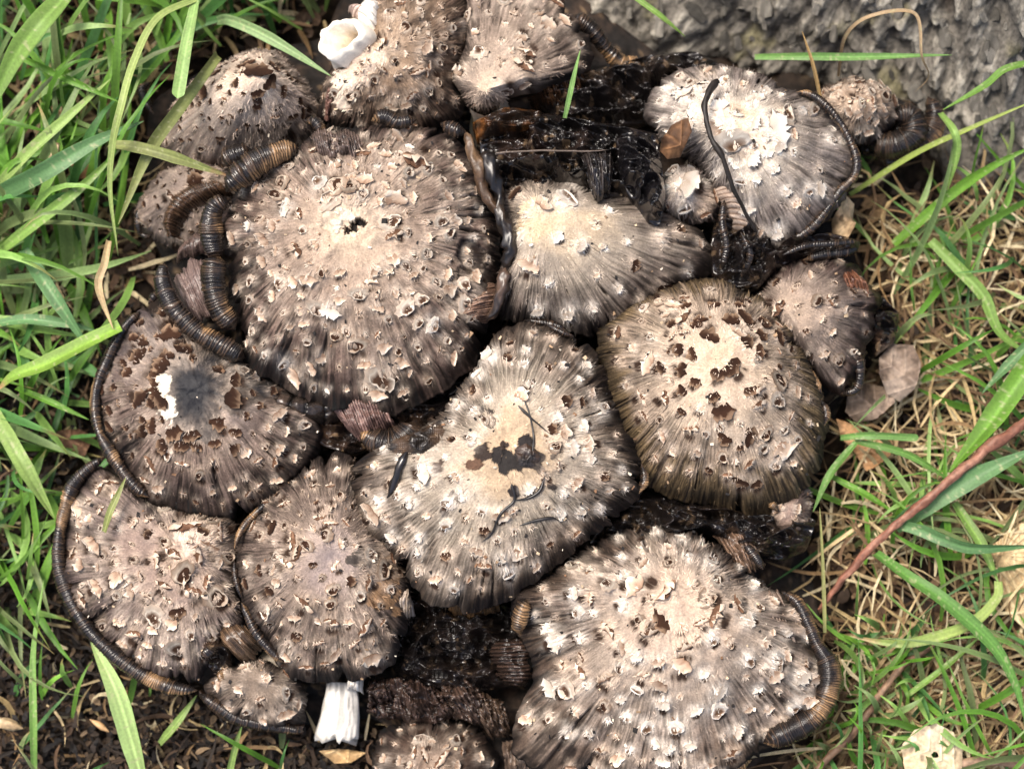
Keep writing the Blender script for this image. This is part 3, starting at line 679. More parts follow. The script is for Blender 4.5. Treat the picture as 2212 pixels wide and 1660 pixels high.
# (3) toppled cap with hollow broken stem
m, cp = make_cap('brown shaggy cap lying on its side with white broken hollow stem', [(800,-60),(1010,-60),(1030,60),(1010,130),(990,190),(1010,245),(900,285),(780,300),(685,260),(690,190),(730,120),(780,60)], (830,110), 4.0, 1.5, 3,
    [(0,(0.56,0.45,0.35)),(0.25,(0.36,0.265,0.19)),(0.6,(0.20,0.135,0.095)),(0.9,(0.15,0.10,0.075)),(1.1,DRK)], nst=230, cracks=8, spacing=25, size=(13, 25), kinds=(('curl', 0.65), ('pale', 0.35)), tuft=0.4, felt=4500, stem=False, maxscale=140, lump=1.4,
    feats=[(735,190,40,(0.62,0.52,0.42),0,0.5),(790,150,40,(0.55,0.44,0.35),0,0)])
def hollow_stem(parent, px, py, z, r, hgt, seed):
    """a broken stem seen end on: outer wall, ragged lip, inner hollow"""
    c = P(px, py, z * 0.01); nt = 64; th = np.linspace(0, 2 * math.pi, nt, endpoint=False)
    prof = [(2.1, -1.6), (1.55, -0.9), (1.18, -0.2), (1.02, 0.15), (1.0, 0.5), (0.97, 0.85), (0.86, 1.0), (0.72, 0.96), (0.60, 0.5), (0.50, -0.1), (0.36, -0.7), (0.02, -0.9)]
    V = []; 
    for k_, (q, h_) in enumerate(prof):
        jag = 1 + 0.22 * np.sin(th * 2 + 0.4) * 0.6 + 0.10 * np.sin(3 * th + 1) + 0.05 * np.sin(7 * th + k_ * 0.3) + 0.05 * (vnoise(th * 8, th * 0 + k_ * 0.5, seed + 6) - 0.5)
        rr = r * MM * q * jag; zz = h_ * hgt * 0.01 + (vnoise(th * 3, th * 0 + k_ * 0.2, seed + 1) - 0.5) * 0.0032 * (h_ > 0.4) + 0.0026 * np.sin(th + 2.2) * (h_ > 0.2) + 0.0012 * np.sin(2 * th) * (h_ > 0.4)
        V.append(np.stack([c[0] + rr * np.cos(th) - h_ * 0.004, c[1] + rr * np.sin(th), c[2] + zz], -1))
    V = np.array(V); col = np.zeros(V.shape) + np.array([0.80, 0.75, 0.66])
    col[0] = [0.40, 0.31, 0.24]; col[1] = [0.66, 0.57, 0.47]; col[9:] = [0.74, 0.62, 0.46]; col *= (0.8 + 0.3 * fbm(V[..., 0] * 300, V[..., 1] * 300, seed + 4, 3))[..., None]
    return obj('stem', mesh_np('stem', V, grid_faces(len(prof), nt, True), col), M_STEM, parent)
hollow_stem(m, 765, 96, 4.9, 50, 0.7, 60)
sheet(m, [(762,25),(775,5),(800,-10)], [(812,75),(822,40),(826,0)], [5.2, 5.3], [5.4, 5.3], 61, 'stem_flap', 4, 4.0, (0.75, 0.7, 0.62), (0.88, 0.84, 0.78), 0.0, 0.4, 0.3, mat=M_STEM)
sheet(m, [(745,8),(762,30),(785,42)], [(760,0),(778,5),(800,18)], [5.0], [5.1], 62, 'cap_scrap', 6, 2.0, (0.30, 0.2, 0.17), (0.62, 0.5, 0.44), 0.0, 0.3, 0.3, mat=M_CAP)
sheet(m, [(695,248),(700,200),(722,145)], [(705,250),(725,195),(745,150)], [4.2, 4.3], [4.7, 4.9], 63, 'gill_fold', 34, 1.0, (0.10, 0.045, 0.035), (0.24, 0.13, 0.10), 0.2)

# (4) pale fan shaped flap top centre
m, cp = make_cap('pale fan shaped cap flap with raised scales, top edge beside the toppled cap', [(1005,-60),(1190,-60),(1255,40),(1285,110),(1265,160),(1200,185),(1115,195),(1085,225),(1040,238),(1010,228),(972,165),(1005,90)], (1045,195), 4.3, 1.1, 4,
    [(0,(0.55,0.46,0.36)),(0.2,(0.50,0.41,0.34)),(0.55,(0.40,0.325,0.275)),(0.9,(0.28,0.22,0.18)),(1.1,BRN)], nst=170, cracks=5, spacing=33, size=(18, 29), kinds=(('pale', 0.7), ('curl', 0.3)), tuft=0.5, felt=2400, p=1.6, strie=1.0, maxscale=90, rmin=0.15)
roll(m, [(1235,30),(1275,60),(1310,105),(1350,140),(1395,138)], [16, 20, 18, 22, 20], [4.2, 3.9, 3.4, 3.0, 2.8], 64, 0.45, 8)
sheet(m, [(1130,190),(1170,160),(1215,140),(1260,130)], [(1150,225),(1200,245),(1250,250),(1290,230)], [4.4, 4.6], [3.2, 3.0], 65, 'gill_fold', 26, 3.0, (0.008, 0.006, 0.006), (0.12, 0.06, 0.03), 0.95, 1.6, 1.2)

# (5) the large cap left of centre
m, cp = make_cap('large tan flaky cap with a torn hole in its centre, left of the middle', [(1000,300),(1040,380),(1075,470),(1085,560),(1070,660),(1045,740),(1010,800),(960,840),(890,878),(810,905),(740,880),(640,850),(565,815),(510,770),(525,720),(490,650),(485,570),(465,500),(470,430),(530,385),(600,340),(650,300),(720,270),(800,262),(900,258),(970,268)], (750,490), 4.7, 1.45, 5,
    [(0,(0.60,0.49,0.38)),(0.18,(0.50,0.40,0.32)),(0.5,(0.41,0.32,0.265)),(0.75,(0.25,0.18,0.15)),(0.92,(0.12,0.08,0.065)),(1.1,(0.04,0.027,0.022))], nst=300, cracks=26, crack0=0.55, spacing=28, size=(17, 32), rmin=0.26,
    kinds=(('pale', 0.72), ('curl', 0.18), ('white', 0.10)), tuft=0.5, felt=6500, holes=0.55, maxscale=280, lump=1.2, strie=1.0,
    feats=[(1025,545,36,(0.02,0.014,0.012),0.6,-2.5),(1000,590,20,(0.03,0.02,0.016),0.5,-1.5),(750,480,62,(0.50,0.40,0.30),0,-0.5),(728,490,20,(0.58,0.51,0.41),0,0.5),(752,472,20,(0.60,0.53,0.43),0,0.5),(752,502,9,(0.03,0.022,0.02),0.2,-2.5),(766,496,11,(0.02,0.016,0.015),0.2,-3.0),(780,487,11,(0.02,0.016,0.015),0.2,-3.0),(768,512,10,(0.58,0.50,0.39),0,0.6)])
roll(m, [(495,425),(460,450),(455,500),(465,560)], [16, 25, 27, 26], [5.3, 5.4, 5.3, 5.2], 68, 0.2, 8.5)
roll(m, [(465,545),(458,600),(470,660),(505,710)], [22, 27, 26, 20], [5.3, 5.3, 5.2, 5.0], 69, 0.3, 8.5)
roll(m, [(352,565),(350,610),(375,665),(425,715),(480,745),(525,770)], [13, 22, 24, 25, 26, 22], [4.5, 4.8, 4.9, 4.9, 4.9, 4.8], 70, 0.2, 8)
roll(m, [(485,410),(520,375),(560,345),(610,325),(645,318)], [17, 26, 27, 22, 14], [5.4, 5.6, 5.6, 5.4, 5.2], 71, 0.22, 8)
roll(m, [(475,345),(510,330),(545,322)], [24, 24, 16], [4.8, 5.0, 5.0], 72, 0.12, 8, wet=1.0)
roll(m, [(800,258),(830,250),(860,262),(900,255)], [12, 17, 15, 10], 5.2, 73, 0.1, 7, wet=1.0)
roll(m, [(700,290),(680,262),(655,258)], [12, 15, 8], 5.1, 74, 0.35, 7)
sheet(m, [(665,265),(720,275),(775,275)], [(680,330),(730,345),(790,330)], [5.3, 5.2], [5.8, 6.0], 75, 'gill_fold', 16, 2.0, (0.035, 0.026, 0.024), (0.18, 0.13, 0.11), 0.6)
sheet(m, [(360,590),(400,560),(450,545)], [(420,700),(455,680),(480,660)], [4.1, 4.3], [4.2, 4.4], 76, 'torn_margin', 40, 3.0, (0.09, 0.06, 0.055), (0.26, 0.19, 0.17), 0.35, 0.7, 0.5)
sheet(m, [(385,520),(420,500),(455,480)], [(370,560),(420,550),(460,540)], [3.8, 4.0], [3.9, 4.1], 77, 'torn_margin', 30, 3.0, (0.05, 0.035, 0.03), (0.18, 0.12, 0.10), 0.5, 0.7, 0.5)
sheet(m, [(975,625),(990,680),(1010,700)], [(1065,590),(1080,650),(1055,690)], [5.2, 5.1], [4.7, 4.7], 78, 'torn_margin', 16, 4.0, (0.11, 0.06, 0.04), (0.33, 0.21, 0.15), 0.3, 1.0, 0.8)
roll(m, [(775,930),(810,950),(850,955),(885,930),(895,905)], [10, 24, 30, 26, 14], [4.4, 4.6, 4.6, 4.5, 4.4], 79, 0.2, 8, wet=1.0)
sheet(m, [(700,860),(760,850),(830,860)], [(750,930),(790,950),(860,930)], [4.7, 4.7], [4.2, 4.3], 80, 'torn_margin', 18, 3.0, (0.07, 0.04, 0.035), (0.24, 0.15, 0.13), 0.3)

# (6) pale cap right of centre
m, cp = make_cap('cream topped grey cap with sparse tufts under the black slimy mass', [(1080,405),(1150,385),(1250,380),(1340,400),(1430,450),(1530,490),(1558,560),(1510,605),(1440,640),(1360,700),(1295,725),(1190,705),(1075,680),(1070,600),(1095,520),(1075,450)], (1165,465), 4.2, 1.6, 6,
    [(0,(0.58,0.46,0.32)),(0.28,(0.60,0.50,0.38)),(0.42,(0.55,0.48,0.40)),(0.7,(0.36,0.31,0.265)),(0.92,(0.24,0.19,0.155)),(1.1,DRK)], nst=330, cracks=26, crack0=0.5, spacing=48, size=(17, 29), kinds=(('white', 0.5), ('pale', 0.35), ('dark', 0.15)), tuft=0.85, felt=4500, holes=0.6, maxscale=100, lump=0.7, strie=0.85, rmin=0.2,
    feats=[(1160,480,58,(0.50,0.39,0.26),0,0.0)])
roll(m, [(1225,712),(1190,700),(1130,690)], [8, 10, 7], 4.2, 82, 0.1, 6, wet=1.0)

# (7) white and grey cap, upper right
m, cp = make_cap('whitish cap with peach centre and smooth grey ribbed skirt at the upper right', [(1405,190),(1480,140),(1560,140),(1640,165),(1690,190),(1760,215),(1825,280),(1850,345),(1828,410),(1790,465),(1710,522),(1640,535),(1585,475),(1535,385),(1500,345),(1430,300),(1395,250)], (1575,275), 4.4, 1.6, 7,
    [(0,(0.55,0.37,0.22)),(0.2,(0.66,0.50,0.36)),(0.36,(0.78,0.70,0.60)),(0.6,(0.56,0.50,0.45)),(0.85,(0.42,0.37,0.335)),(1.1,(0.22,0.17,0.14))], nst=300, cracks=14, crack0=0.55, spacing=27, size=(20, 34), rmin=0.12, rmax=0.92,
    grow_=1.025, edge=0.95, kinds=(('white', 0.82), ('pale', 0.18)), tuft=0.9, felt=3800, holes=0.5, maxscale=95, lump=0.9, strie=0.8, dens=lambda r, t: 1.0 if r < 0.52 else (0.5 if (t > 1.0) else 0.06))
roll(m, [(1720,197),(1755,205),(1790,232),(1815,264),(1835,300),(1851,345),(1844,382),(1815,412),(1790,447),(1760,485),(1730,508),(1690,533)], [7, 11, 12, 11, 13, 15, 12, 13, 11, 13, 12, 7], [5.0, 5.0, 4.9, 4.8, 4.7, 4.6, 4.5], 84, 0.5, 6)
roll(m, [(1800,430),(1785,445),(1775,440)], [9, 9, 5], 4.5, 87, 0.2, 6)
sheet(m, [(1540,395),(1560,440),(1590,500)], [(1600,390),(1620,450),(1640,520)], [5.0, 4.5], [5.4, 4.8], 88, 'torn_margin', 8, 1.5, (0.22, 0.15, 0.11), (0.5, 0.4, 0.33), 0.0, 0.6, 0.6, mat=M_CAP)
# grey flap to its left
m, cp = make_cap('small grey brown cap flap wedged between the black mass and the whitish cap', [(1440,360),(1500,345),(1545,400),(1560,450),(1540,475),(1490,480),(1440,470),(1425,410)], (1465,400), 4.2, 0.9, 8,
    [(0,TAN),(0.5,(0.36,0.28,0.24)),(1.0,(0.27,0.21,0.19)),(1.1,BRN)], nst=110, cracks=4, spacing=40, size=(22, 34), kinds=(('white', 0.6), ('curl', 0.4)), felt=700, maxscale=14, strie=0.9)

# (8) small dark mushroom by the trunk
m, cp = make_cap('small brown scaly cap with black curled gills against the tree trunk', [(1765,190),(1830,168),(1900,180),(1935,215),(1940,260),(1900,300),(1840,310),(1790,280),(1750,230)], (1840,225), 3.0, 1.2, 9,
    [(0,(0.38,0.28,0.2)),(0.5,(0.28,0.19,0.135)),(1.0,(0.12,0.075,0.05)),(1.1,DRK)], nst=100, cracks=4, spacing=20, size=(15, 24), kinds=(('pale', 0.6), ('curl', 0.4)), felt=1000, maxscale=60)
roll(m, [(1880,310),(1935,310),(1975,285),(1965,245),(1925,250)], [22, 34, 36, 30, 16], [2.6, 2.9, 3.1, 3.2, 3.2], 90, 0.12, 7.5, wet=0.4)
roll(m, [(1960,320),(2005,290),(2020,245),(2005,205)], [20, 27, 24, 10], [2.4, 2.6, 2.7, 2.8], 91, 0.05, 7, wet=0.6)
lump(m, 'ink_lump', [(1860,270),(1930,255),(1990,255),(2025,290),(1990,335),(1920,350),(1860,330)], 1.8, 0.8, 92)

# (9) torn cap at the right
m, cp = make_cap('grey brown fan shaped cap with a charred torn margin at the right side', [(1625,660),(1660,590),(1720,555),(1790,540),(1850,570),(1885,600),(1905,650),(1880,680),(1905,700),(1870,740),(1862,800),(1830,850),(1780,838),(1745,790),(1690,740)], (1695,665), 3.6, 1.4, 10,
    [(0,(0.45,0.36,0.29)),(0.3,(0.40,0.325,0.275)),(0.65,(0.31,0.25,0.22)),(0.82,(0.20,0.145,0.125)),(0.95,(0.09,0.05,0.04)),(1.1,(0.02,0.015,0.014))], nst=230, cracks=12, crack0=0.5, spacing=36, size=(14, 24), kinds=(('curl', 0.45), ('dark', 0.2), ('pale', 0.35)), tuft=0.35, felt=2200, maxscale=60, strie=0.8, rag=2.2, wetc=(0.82, 0.98, 0.8))
sheet(m, [(1785,590),(1830,575),(1870,590)], [(1800,650),(1850,655),(1905,660)], [4.3, 4.0], [4.4, 3.7], 93, 'torn_margin', 12, 3.0, (0.06, 0.022, 0.014), (0.22, 0.10, 0.06), 0.7, 1.0, 1.0)
roll(m, [(1735,560),(1780,548),(1830,540),(1860,525)], [9, 17, 17, 9], [4.2, 4.2, 4.0, 3.8], 94, 0.1, 7, wet=0.9)
roll(m, [(1810,765),(1845,770),(1858,800),(1850,840),(1815,850)], [14, 18, 14, 12, 7], [3.7, 3.8, 3.7, 3.5, 3.4], 95, 0.05, 7, wet=1.0)

# (10) the dome at the right
m, cp = make_cap('high rounded cream dome with dark brown scale patches, right of the middle', [(1288,700),(1370,635),(1470,598),(1560,598),(1650,635),(1725,715),(1775,815),(1795,915),(1778,1010),(1745,1060),(1690,1100),(1640,1118),(1560,1090),(1460,1080),(1385,1040),(1330,940),(1290,820)], (1545,775), 4.0, 2.3, 11,
    [(0,(0.66,0.50,0.35)),(0.22,(0.64,0.51,0.39)),(0.45,(0.58,0.48,0.38)),(0.7,(0.44,0.35,0.27)),(0.86,(0.36,0.265,0.14)),(1.1,(0.20,0.145,0.075))], nst=420, cracks=18, crack0=0.72, p=2.1, spacing=30, size=(18, 30), rmin=0.34, rmax=0.84,
    kinds=lambda r, t, g: 'dark' if g.random() < (0.92 if r < 0.33 else 0.3 if r < 0.6 else 0.08) else ('curl' if g.random() < 0.5 else 'pale'), tuft=0.75, felt=6500, maxscale=190, lump=0.55, strie=1.0,
    extra=[(1578,690,36,'dark'),(1655,692,32,'dark'),(1612,738,30,'dark'),(1530,727,34,'dark'),(1490,770,24,'dark'),(1462,758,26,'dark'),(1510,690,24,'dark'),(1640,765,26,'dark'),(1580,803,38,'dark'),(1548,815,28,'dark'),(1470,800,24,'dark'),(1690,720,28,'dark'),(1540,655,26,'dark'),(1480,655,24,'dark'),(1450,700,20,'dark'),(1600,650,28,'dark'),(1660,650,22,'dark'),(1620,700,22,'dark'),(1500,830,24,'dark'),(1540,860,26,'dark'),(1620,850,24,'dark')])
roll(m, [(1712,745),(1740,790),(1762,825),(1775,850)], [5, 8, 10, 7], [4.1, 4.1, 4.1], 97, 0.5, 6)
roll(m, [(1772,860),(1785,890),(1780,920)], [7, 13, 9], 4.1, 98, 0.4, 6)

# (11) the centre cap
m, cp = make_cap('pale cap with smooth cream centre strewn with black debris, in the middle', [(1040,770),(1075,705),(1150,688),(1262,728),(1305,785),(1335,875),(1385,985),(1395,1065),(1335,1112),(1285,1155),(1225,1205),(1165,1250),(1100,1300),(1010,1330),(930,1315),(880,1245),(810,1175),(765,1120),(750,1010),(830,955),(905,925),(955,880),(1000,820)], (1090,965), 4.7, 1.6, 12,
    [(0,(0.56,0.43,0.30)),(0.26,(0.54,0.43,0.31)),(0.36,(0.64,0.56,0.46)),(0.6,(0.50,0.44,0.365)),(0.8,(0.36,0.30,0.24)),(0.94,(0.19,0.14,0.10)),(1.1,DRK)], nst=380, cracks=22, crack0=0.62, spacing=31, size=(16, 28), rmin=0.36, rmax=0.92,
    kinds=(('white', 0.50), ('pale', 0.25), ('dark', 0.12), ('curl', 0.13)), tuft=0.9, felt=6500, maxscale=210, lump=0.8, strie=0.9,
    feats=[(x_, y_, r_, c_, 0.15, 0.35) for x_, y_, r_, c_ in [(1045,978,20,(0.03,0.02,0.016)),(1072,990,22,(0.02,0.016,0.015)),(1102,1004,25,(0.018,0.015,0.014)),(1132,972,24,(0.022,0.018,0.017)),(1152,992,22,(0.02,0.016,0.016)),(1090,965,13,(0.03,0.02,0.016)),(1024,1006,17,(0.10,0.055,0.035)),(1062,914,15,(0.035,0.025,0.02)),(1040,885,9,(0.02,0.015,0.014)),(1058,892,8,(0.02,0.015,0.014)),(1112,1062,13,(0.02,0.016,0.016)),(1020,960,10,(0.05,0.03,0.02)),(1165,1015,12,(0.02,0.016,0.016)),(985,1075,14,(0.03,0.02,0.016)),(960,1100,11,(0.03,0.02,0.016)),(1190,1050,11,(0.02,0.016,0.015)),(945,1010,16,(0.05,0.03,0.022)),(1210,965,10,(0.03,0.02,0.016)),(1195,985,9,(0.02,0.016,0.015))]])
roll(m, [(1180,700),(1215,718),(1240,725)], [5, 8, 5], 4.8, 99, 0.1, 5, wet=1.0)
roll(m, [(1385,1000),(1392,1035),(1380,1065)], [6, 11, 7], 4.7, 100, 0.3, 6)
sheet(m, [(970,1265),(1020,1262),(1070,1255)], [(965,1325),(1020,1335),(1080,1320)], [4.4, 4.4], [3.4, 3.4], 101, 'gill_fold', 26, 2.0, (0.03, 0.018, 0.01), (0.26, 0.15, 0.07), 0.3)
tube(m, 'black_strand', [(1130,860),(1142,890),(1152,940),(1150,975)], [2.2, 1.6, 2.2, 3.5], on(cp, [(1130,860),(1142,890),(1152,940),(1150,975)]), 102, (0.012, 0.01, 0.01), M_INK)
tube(m, 'black_strand', [(1118,875),(1150,905),(1185,935)], [4, 2, 1.2], on(cp, [(1118,875),(1150,905),(1185,935)]), 103, (0.012, 0.01, 0.01), M_INK)
tube(m, 'black_strand', [(1105,1045),(1110,1080),(1080,1110),(1062,1150),(1040,1170)], [5, 3, 3, 2.5, 1.2], on(cp, [(1105,1045),(1110,1080),(1080,1110),(1062,1150),(1040,1170)]), 104, (0.012, 0.01, 0.01), M_INK)
tube(m, 'black_strand', [(1175,1030),(1165,1060),(1140,1075),(1110,1080)], [2, 4, 3, 2], on(cp, [(1175,1030),(1165,1060),(1140,1075),(1110,1080)]), 105, (0.012, 0.01, 0.01), M_INK)
tube(m, 'black_strand', [(1210,1125),(1190,1118),(1150,1125),(1120,1135)], [1, 3, 3, 1.5], on(cp, [(1210,1125),(1190,1118),(1150,1125),(1120,1135)]), 106, (0.012, 0.01, 0.01), M_INK)
lump(m, 'black_debris', [(1110,968),(1135,955),(1160,972),(1172,990),(1150,1010),(1120,1008)], 6.3, 0.12, 107, (0.018, 0.014, 0.013), (0.05, 0.028, 0.018), 0.2, 0.35, 0.0, cap=cp)
lump(m, 'black_debris', [(840,945),(900,925),(950,905),(962,930),(950,960),(915,985),(860,985),(835,970)], 5.3, 0.22, 108, (0.016, 0.012, 0.01), (0.06, 0.035, 0.02), 0.5, 0.6, 0.1, cap=cp)
tube(m, 'black_strand', [(880,975),(862,1010),(845,1060),(835,1075)], [10, 9, 8, 4], on(cp, [(880,975),(862,1010),(845,1060),(835,1075)]), 109, (0.012, 0.01, 0.01), M_INK, wet=0.7)

# (12) cap with the black wet centre, left
m, cp = make_cap('dark cap with a bluish black wet patch at its centre, left', [(268,700),(300,672),(345,655),(400,700),(500,755),(570,800),(640,860),(700,930),(660,1000),(610,1060),(545,1105),(480,1118),(400,1105),(320,1080),(240,960),(208,900),(205,820),(235,745)], (430,835), 3.8, 1.3, 13,
    [(0,(0.20,0.165,0.155)),(0.30,(0.22,0.18,0.17)),(0.5,(0.29,0.22,0.19)),(0.75,(0.22,0.16,0.135)),(0.92,(0.12,0.085,0.07)),(1.1,DRK)], nst=270, cracks=16, crack0=0.5, spacing=29, size=(17, 29), rmin=0.42, rmax=0.93,
    grow_=1.025, edge=0.95, kinds=lambda r, t, g: 'dark' if g.random() < (0.95 if (r < 0.55 or math.cos(t - 2.6) > 0.2) else 0.15) else ('pale' if g.random() < 0.6 else 'curl'), tuft=0.45, felt=4200, maxscale=150, lump=0.9, strie=1.0,
    feats=[(300,745,84,(0.06,0.046,0.045),0.35,0),(385,730,66,(0.05,0.042,0.043),0.4,0),(265,800,52,(0.09,0.066,0.06),0.2,0),(420,835,92,(0.012,0.013,0.016),0.4,0.2),(482,830,84,(0.010,0.011,0.014),0.45,0.2),(425,885,70,(0.013,0.013,0.016),0.4,0.2),(455,792,64,(0.018,0.018,0.021),0.45,0.2),(520,850,40,(0.02,0.016,0.015),0.4,0),(348,828,30,(0.66,0.60,0.48),0,0.0),(364,884,32,(0.70,0.65,0.54),0,0.0)],
    extra=[(365,715,44,'dark'),(395,752,32,'dark'),(345,790,38,'dark'),(300,730,32,'dark'),(330,850,34,'dark'),(300,855,34,'dark'),(350,868,30,'dark'),(322,920,32,'dark'),(378,940,38,'dark'),(415,945,30,'dark'),(475,918,36,'dark'),(505,865,40,'dark'),(290,765,34,'dark'),(270,800,28,'dark'),(300,930,28,'dark'),(350,965,30,'dark')])
roll(m, [(302,670),(272,700),(248,735),(228,780),(212,818),(204,860),(206,905),(216,940),(237,977),(265,1020),(295,1055),(322,1073)], [7, 13, 14, 14, 13, 15, 14, 11, 16, 16, 14, 8], [4.3, 4.3, 4.2, 4.2, 4.1], 110, 0.62, 6)
roll(m, [(318,655),(330,640),(342,625)], [8, 12, 6], 4.2, 113, 0.8, 6)
sheet(m, [(520,830),(600,845),(700,860),(740,860)], [(530,865),(600,895),(680,915),(730,905)], [4.3, 4.4, 4.5], [4.0, 4.1, 4.3], 114, 'gill_fold', 5, 3.0, (0.012, 0.010, 0.009), (0.07, 0.05, 0.04), 0.85, 1.2, 0.6)

# (13) lower left cap with long rolled rim
m, cp = make_cap('mauve brown cap with a long continuous rolled rim at the lower left', [(205,985),(260,1040),(330,1085),(420,1090),(505,1110),(520,1190),(510,1270),(535,1340),(480,1390),(445,1440),(420,1475),(310,1450),(220,1390),(150,1300),(128,1185),(148,1075)], (398,1195), 3.2, 1.25, 14,
    [(0,(0.48,0.36,0.30)),(0.25,(0.36,0.27,0.235)),(0.55,(0.37,0.295,0.26)),(0.8,(0.27,0.21,0.19)),(0.95,(0.15,0.11,0.095)),(1.1,DRK)], nst=270, cracks=16, crack0=0.55, spacing=30, size=(18, 31), rmin=0.12, rmax=0.9,
    grow_=1.025, edge=0.95, kinds=lambda r, t, g: ('dark' if g.random() < 0.25 else 'curl') if (r < 0.5 or math.cos(t - 0.9) > 0.6) else ('pale' if g.random() < 0.65 else 'curl'), tuft=0.6, felt=4200, maxscale=150, lump=0.9, strie=0.95,
    feats=[(412,1165,30,(0.55,0.44,0.38),0,0),(372,1205,20,(0.13,0.085,0.06),0.2,-0.4)],
    extra=[(372,1200,36,'curl'),(440,1195,36,'curl'),(460,1170,34,'curl'),(455,1120,36,'curl'),(425,1110,32,'curl'),(480,1150,32,'curl'),(400,1240,34,'curl'),(490,1200,30,'curl')])
roll(m, [(225,985),(185,1015),(155,1050),(137,1105),(126,1160),(126,1215),(140,1265),(165,1320),(200,1370),(240,1408),(285,1442),(335,1470),(380,1485),(425,1490)], [9, 16, 18, 18, 16, 18, 19, 18, 17, 19, 19, 20, 18, 10], [3.7, 3.7, 3.6, 3.5, 3.5, 3.4, 3.3, 3.2], 116, 0.6, 6.5)
sheet(m, [(455,1365),(475,1345),(510,1338)], [(520,1435),(545,1420),(565,1395)], [3.6, 3.8], [3.4, 3.6], 118, 'gill_fold', 20, 6.0, (0.016, 0.012, 0.01), (0.24, 0.15, 0.09), 0.7, 1.2, 0.4, along=0.6)
lump(m, 'black_debris', [(440,1380),(470,1370),(500,1400),(500,1440),(460,1450),(435,1420)], 3.2, 0.4, 119)
roll(m, [(425,1420),(455,1400),(470,1385)], [12, 14, 8], 3.7, 120, 0.3, 7)

# (14) lower middle cap
m, cp = make_cap('dusky brown cap with lilac grey centre between the lower left and middle caps', [(515,1135),(560,1080),(620,1030),(700,965),(765,985),(800,1080),(850,1170),(890,1250),(880,1350),(855,1430),(790,1465),(700,1478),(640,1475),(575,1405),(530,1330),(500,1250)], (715,1185), 3.9, 1.35, 15,
    [(0,(0.27,0.23,0.235)),(0.16,(0.34,0.28,0.265)),(0.4,(0.34,0.27,0.23)),(0.7,(0.32,0.25,0.21)),(0.9,(0.20,0.15,0.12)),(1.1,DRK)], nst=290, cracks=20, crack0=0.5, spacing=27, size=(15, 27), rmin=0.14, rmax=0.93,
    kinds=(('curl', 0.55), ('pale', 0.3), ('dark', 0.15)), tuft=0.5, felt=4600, maxscale=210, lump=0.9, strie=0.95,
    feats=[(845,1225,42,(0.10,0.05,0.02),0.85,0.0),(775,1205,26,(0.03,0.024,0.022),0.2,0.4),(830,1290,40,(0.22,0.13,0.07),0.3,0)])
roll(m, [(585,1075),(560,1100),(535,1125),(518,1150),(505,1185)], [5, 9, 9, 8, 5], [4.1, 4.2, 4.2], 121, 0.4, 6)
roll(m, [(520,1300),(540,1340),(555,1370),(590,1410),(615,1430)], [6, 10, 11, 12, 8], [4.0, 4.0, 3.9], 122, 0.75, 6.5)
roll(m, [(505,1210),(508,1245),(520,1290)], [5, 7, 5], 4.0, 123, 0.2, 6)

# (15) fragment at the bottom left
m, cp = make_cap('thin grey cap fragment with a wavy ribbed brown edge, bottom left beside the white stem', [(430,1480),(480,1440),(560,1420),(630,1450),(660,1500),(655,1560),(600,1575),(520,1560),(460,1535)], (560,1465), 2.9, 0.8, 16,
    [(0,(0.22,0.175,0.14)),(0.5,(0.25,0.2,0.165)),(1.0,(0.15,0.11,0.09)),(1.1,DRK)], nst=130, cracks=5, spacing=36, size=(18, 28), kinds=(('pale', 0.8), ('curl', 0.2)), felt=900, maxscale=22, strie=0.9)
sheet(m, [(425,1488),(460,1512),(500,1535),(545,1545),(600,1555),(650,1565)], [(425,1510),(460,1545),(505,1565),(550,1570),(600,1578),(650,1588)], [3.0, 2.9], [2.4, 2.3], 124, 'gill_fold', 70, 2.5, (0.03, 0.018, 0.014), (0.14, 0.085, 0.06), 0.3, 0.9, 0.3)
roll(m, [(430,1497),(470,1524),(510,1549),(560,1562),(610,1570),(655,1580)], [9, 14, 15, 14, 13, 8], [3.0, 2.9, 2.8], 224, 0.3, 6)
roll(m, [(485,1440),(475,1460),(490,1475),(505,1465)], [9, 12, 11, 6], 3.4, 125, 0.2, 6, wet=1.0)

# (16) big cap at the bottom
m, cp = make_cap('broad pale tufted cap split into ragged strips along the bottom edge, lower right', [(1225,1215),(1300,1160),(1400,1135),(1500,1150),(1580,1190),(1640,1260),(1700,1280),(1758,1345),(1785,1440),(1768,1525),(1695,1592),(1620,1640),(1560,1710),(1450,1740),(1320,1720),(1200,1670),(1105,1600),(1120,1530),(1165,1460),(1155,1395),(1110,1330),(1115,1270),(1170,1245)], (1460,1285), 3.9, 1.9, 17,
    [(0,(0.56,0.43,0.34)),(0.15,(0.50,0.40,0.33)),(0.4,(0.50,0.42,0.355)),(0.68,(0.44,0.365,0.31)),(0.86,(0.28,0.205,0.15)),(1.1,(0.09,0.06,0.045))], nst=320, cracks=34, crack0=0.5, spacing=33, size=(19, 33), rmin=0.14, rmax=0.94,
    grow_=1.025, edge=0.95, kinds=lambda r, t, g: ('curl' if g.random() < 0.75 else 'dark') if r < 0.3 else ('white' if g.random() < 0.45 else 'pale' if g.random() < 0.7 else 'curl'), tuft=0.85, felt=7500, maxscale=230, lump=1.3, strie=1.0, rag=2.2, crackw=1.9)
roll(m, [(1688,1276),(1722,1300),(1745,1345),(1765,1390),(1788,1430),(1792,1470),(1780,1515),(1755,1550),(1720,1572),(1685,1588),(1650,1604)], [8, 14, 17, 16, 21, 23, 21, 22, 24, 23, 14], [4.3, 4.4, 4.3, 4.2], 127, 0.6, 6)
roll(m, [(1138,1285),(1128,1315),(1120,1350),(1125,1372)], [13, 17, 16, 10], [4.4, 4.5, 4.4, 4.3], 129, 0.9, 8)
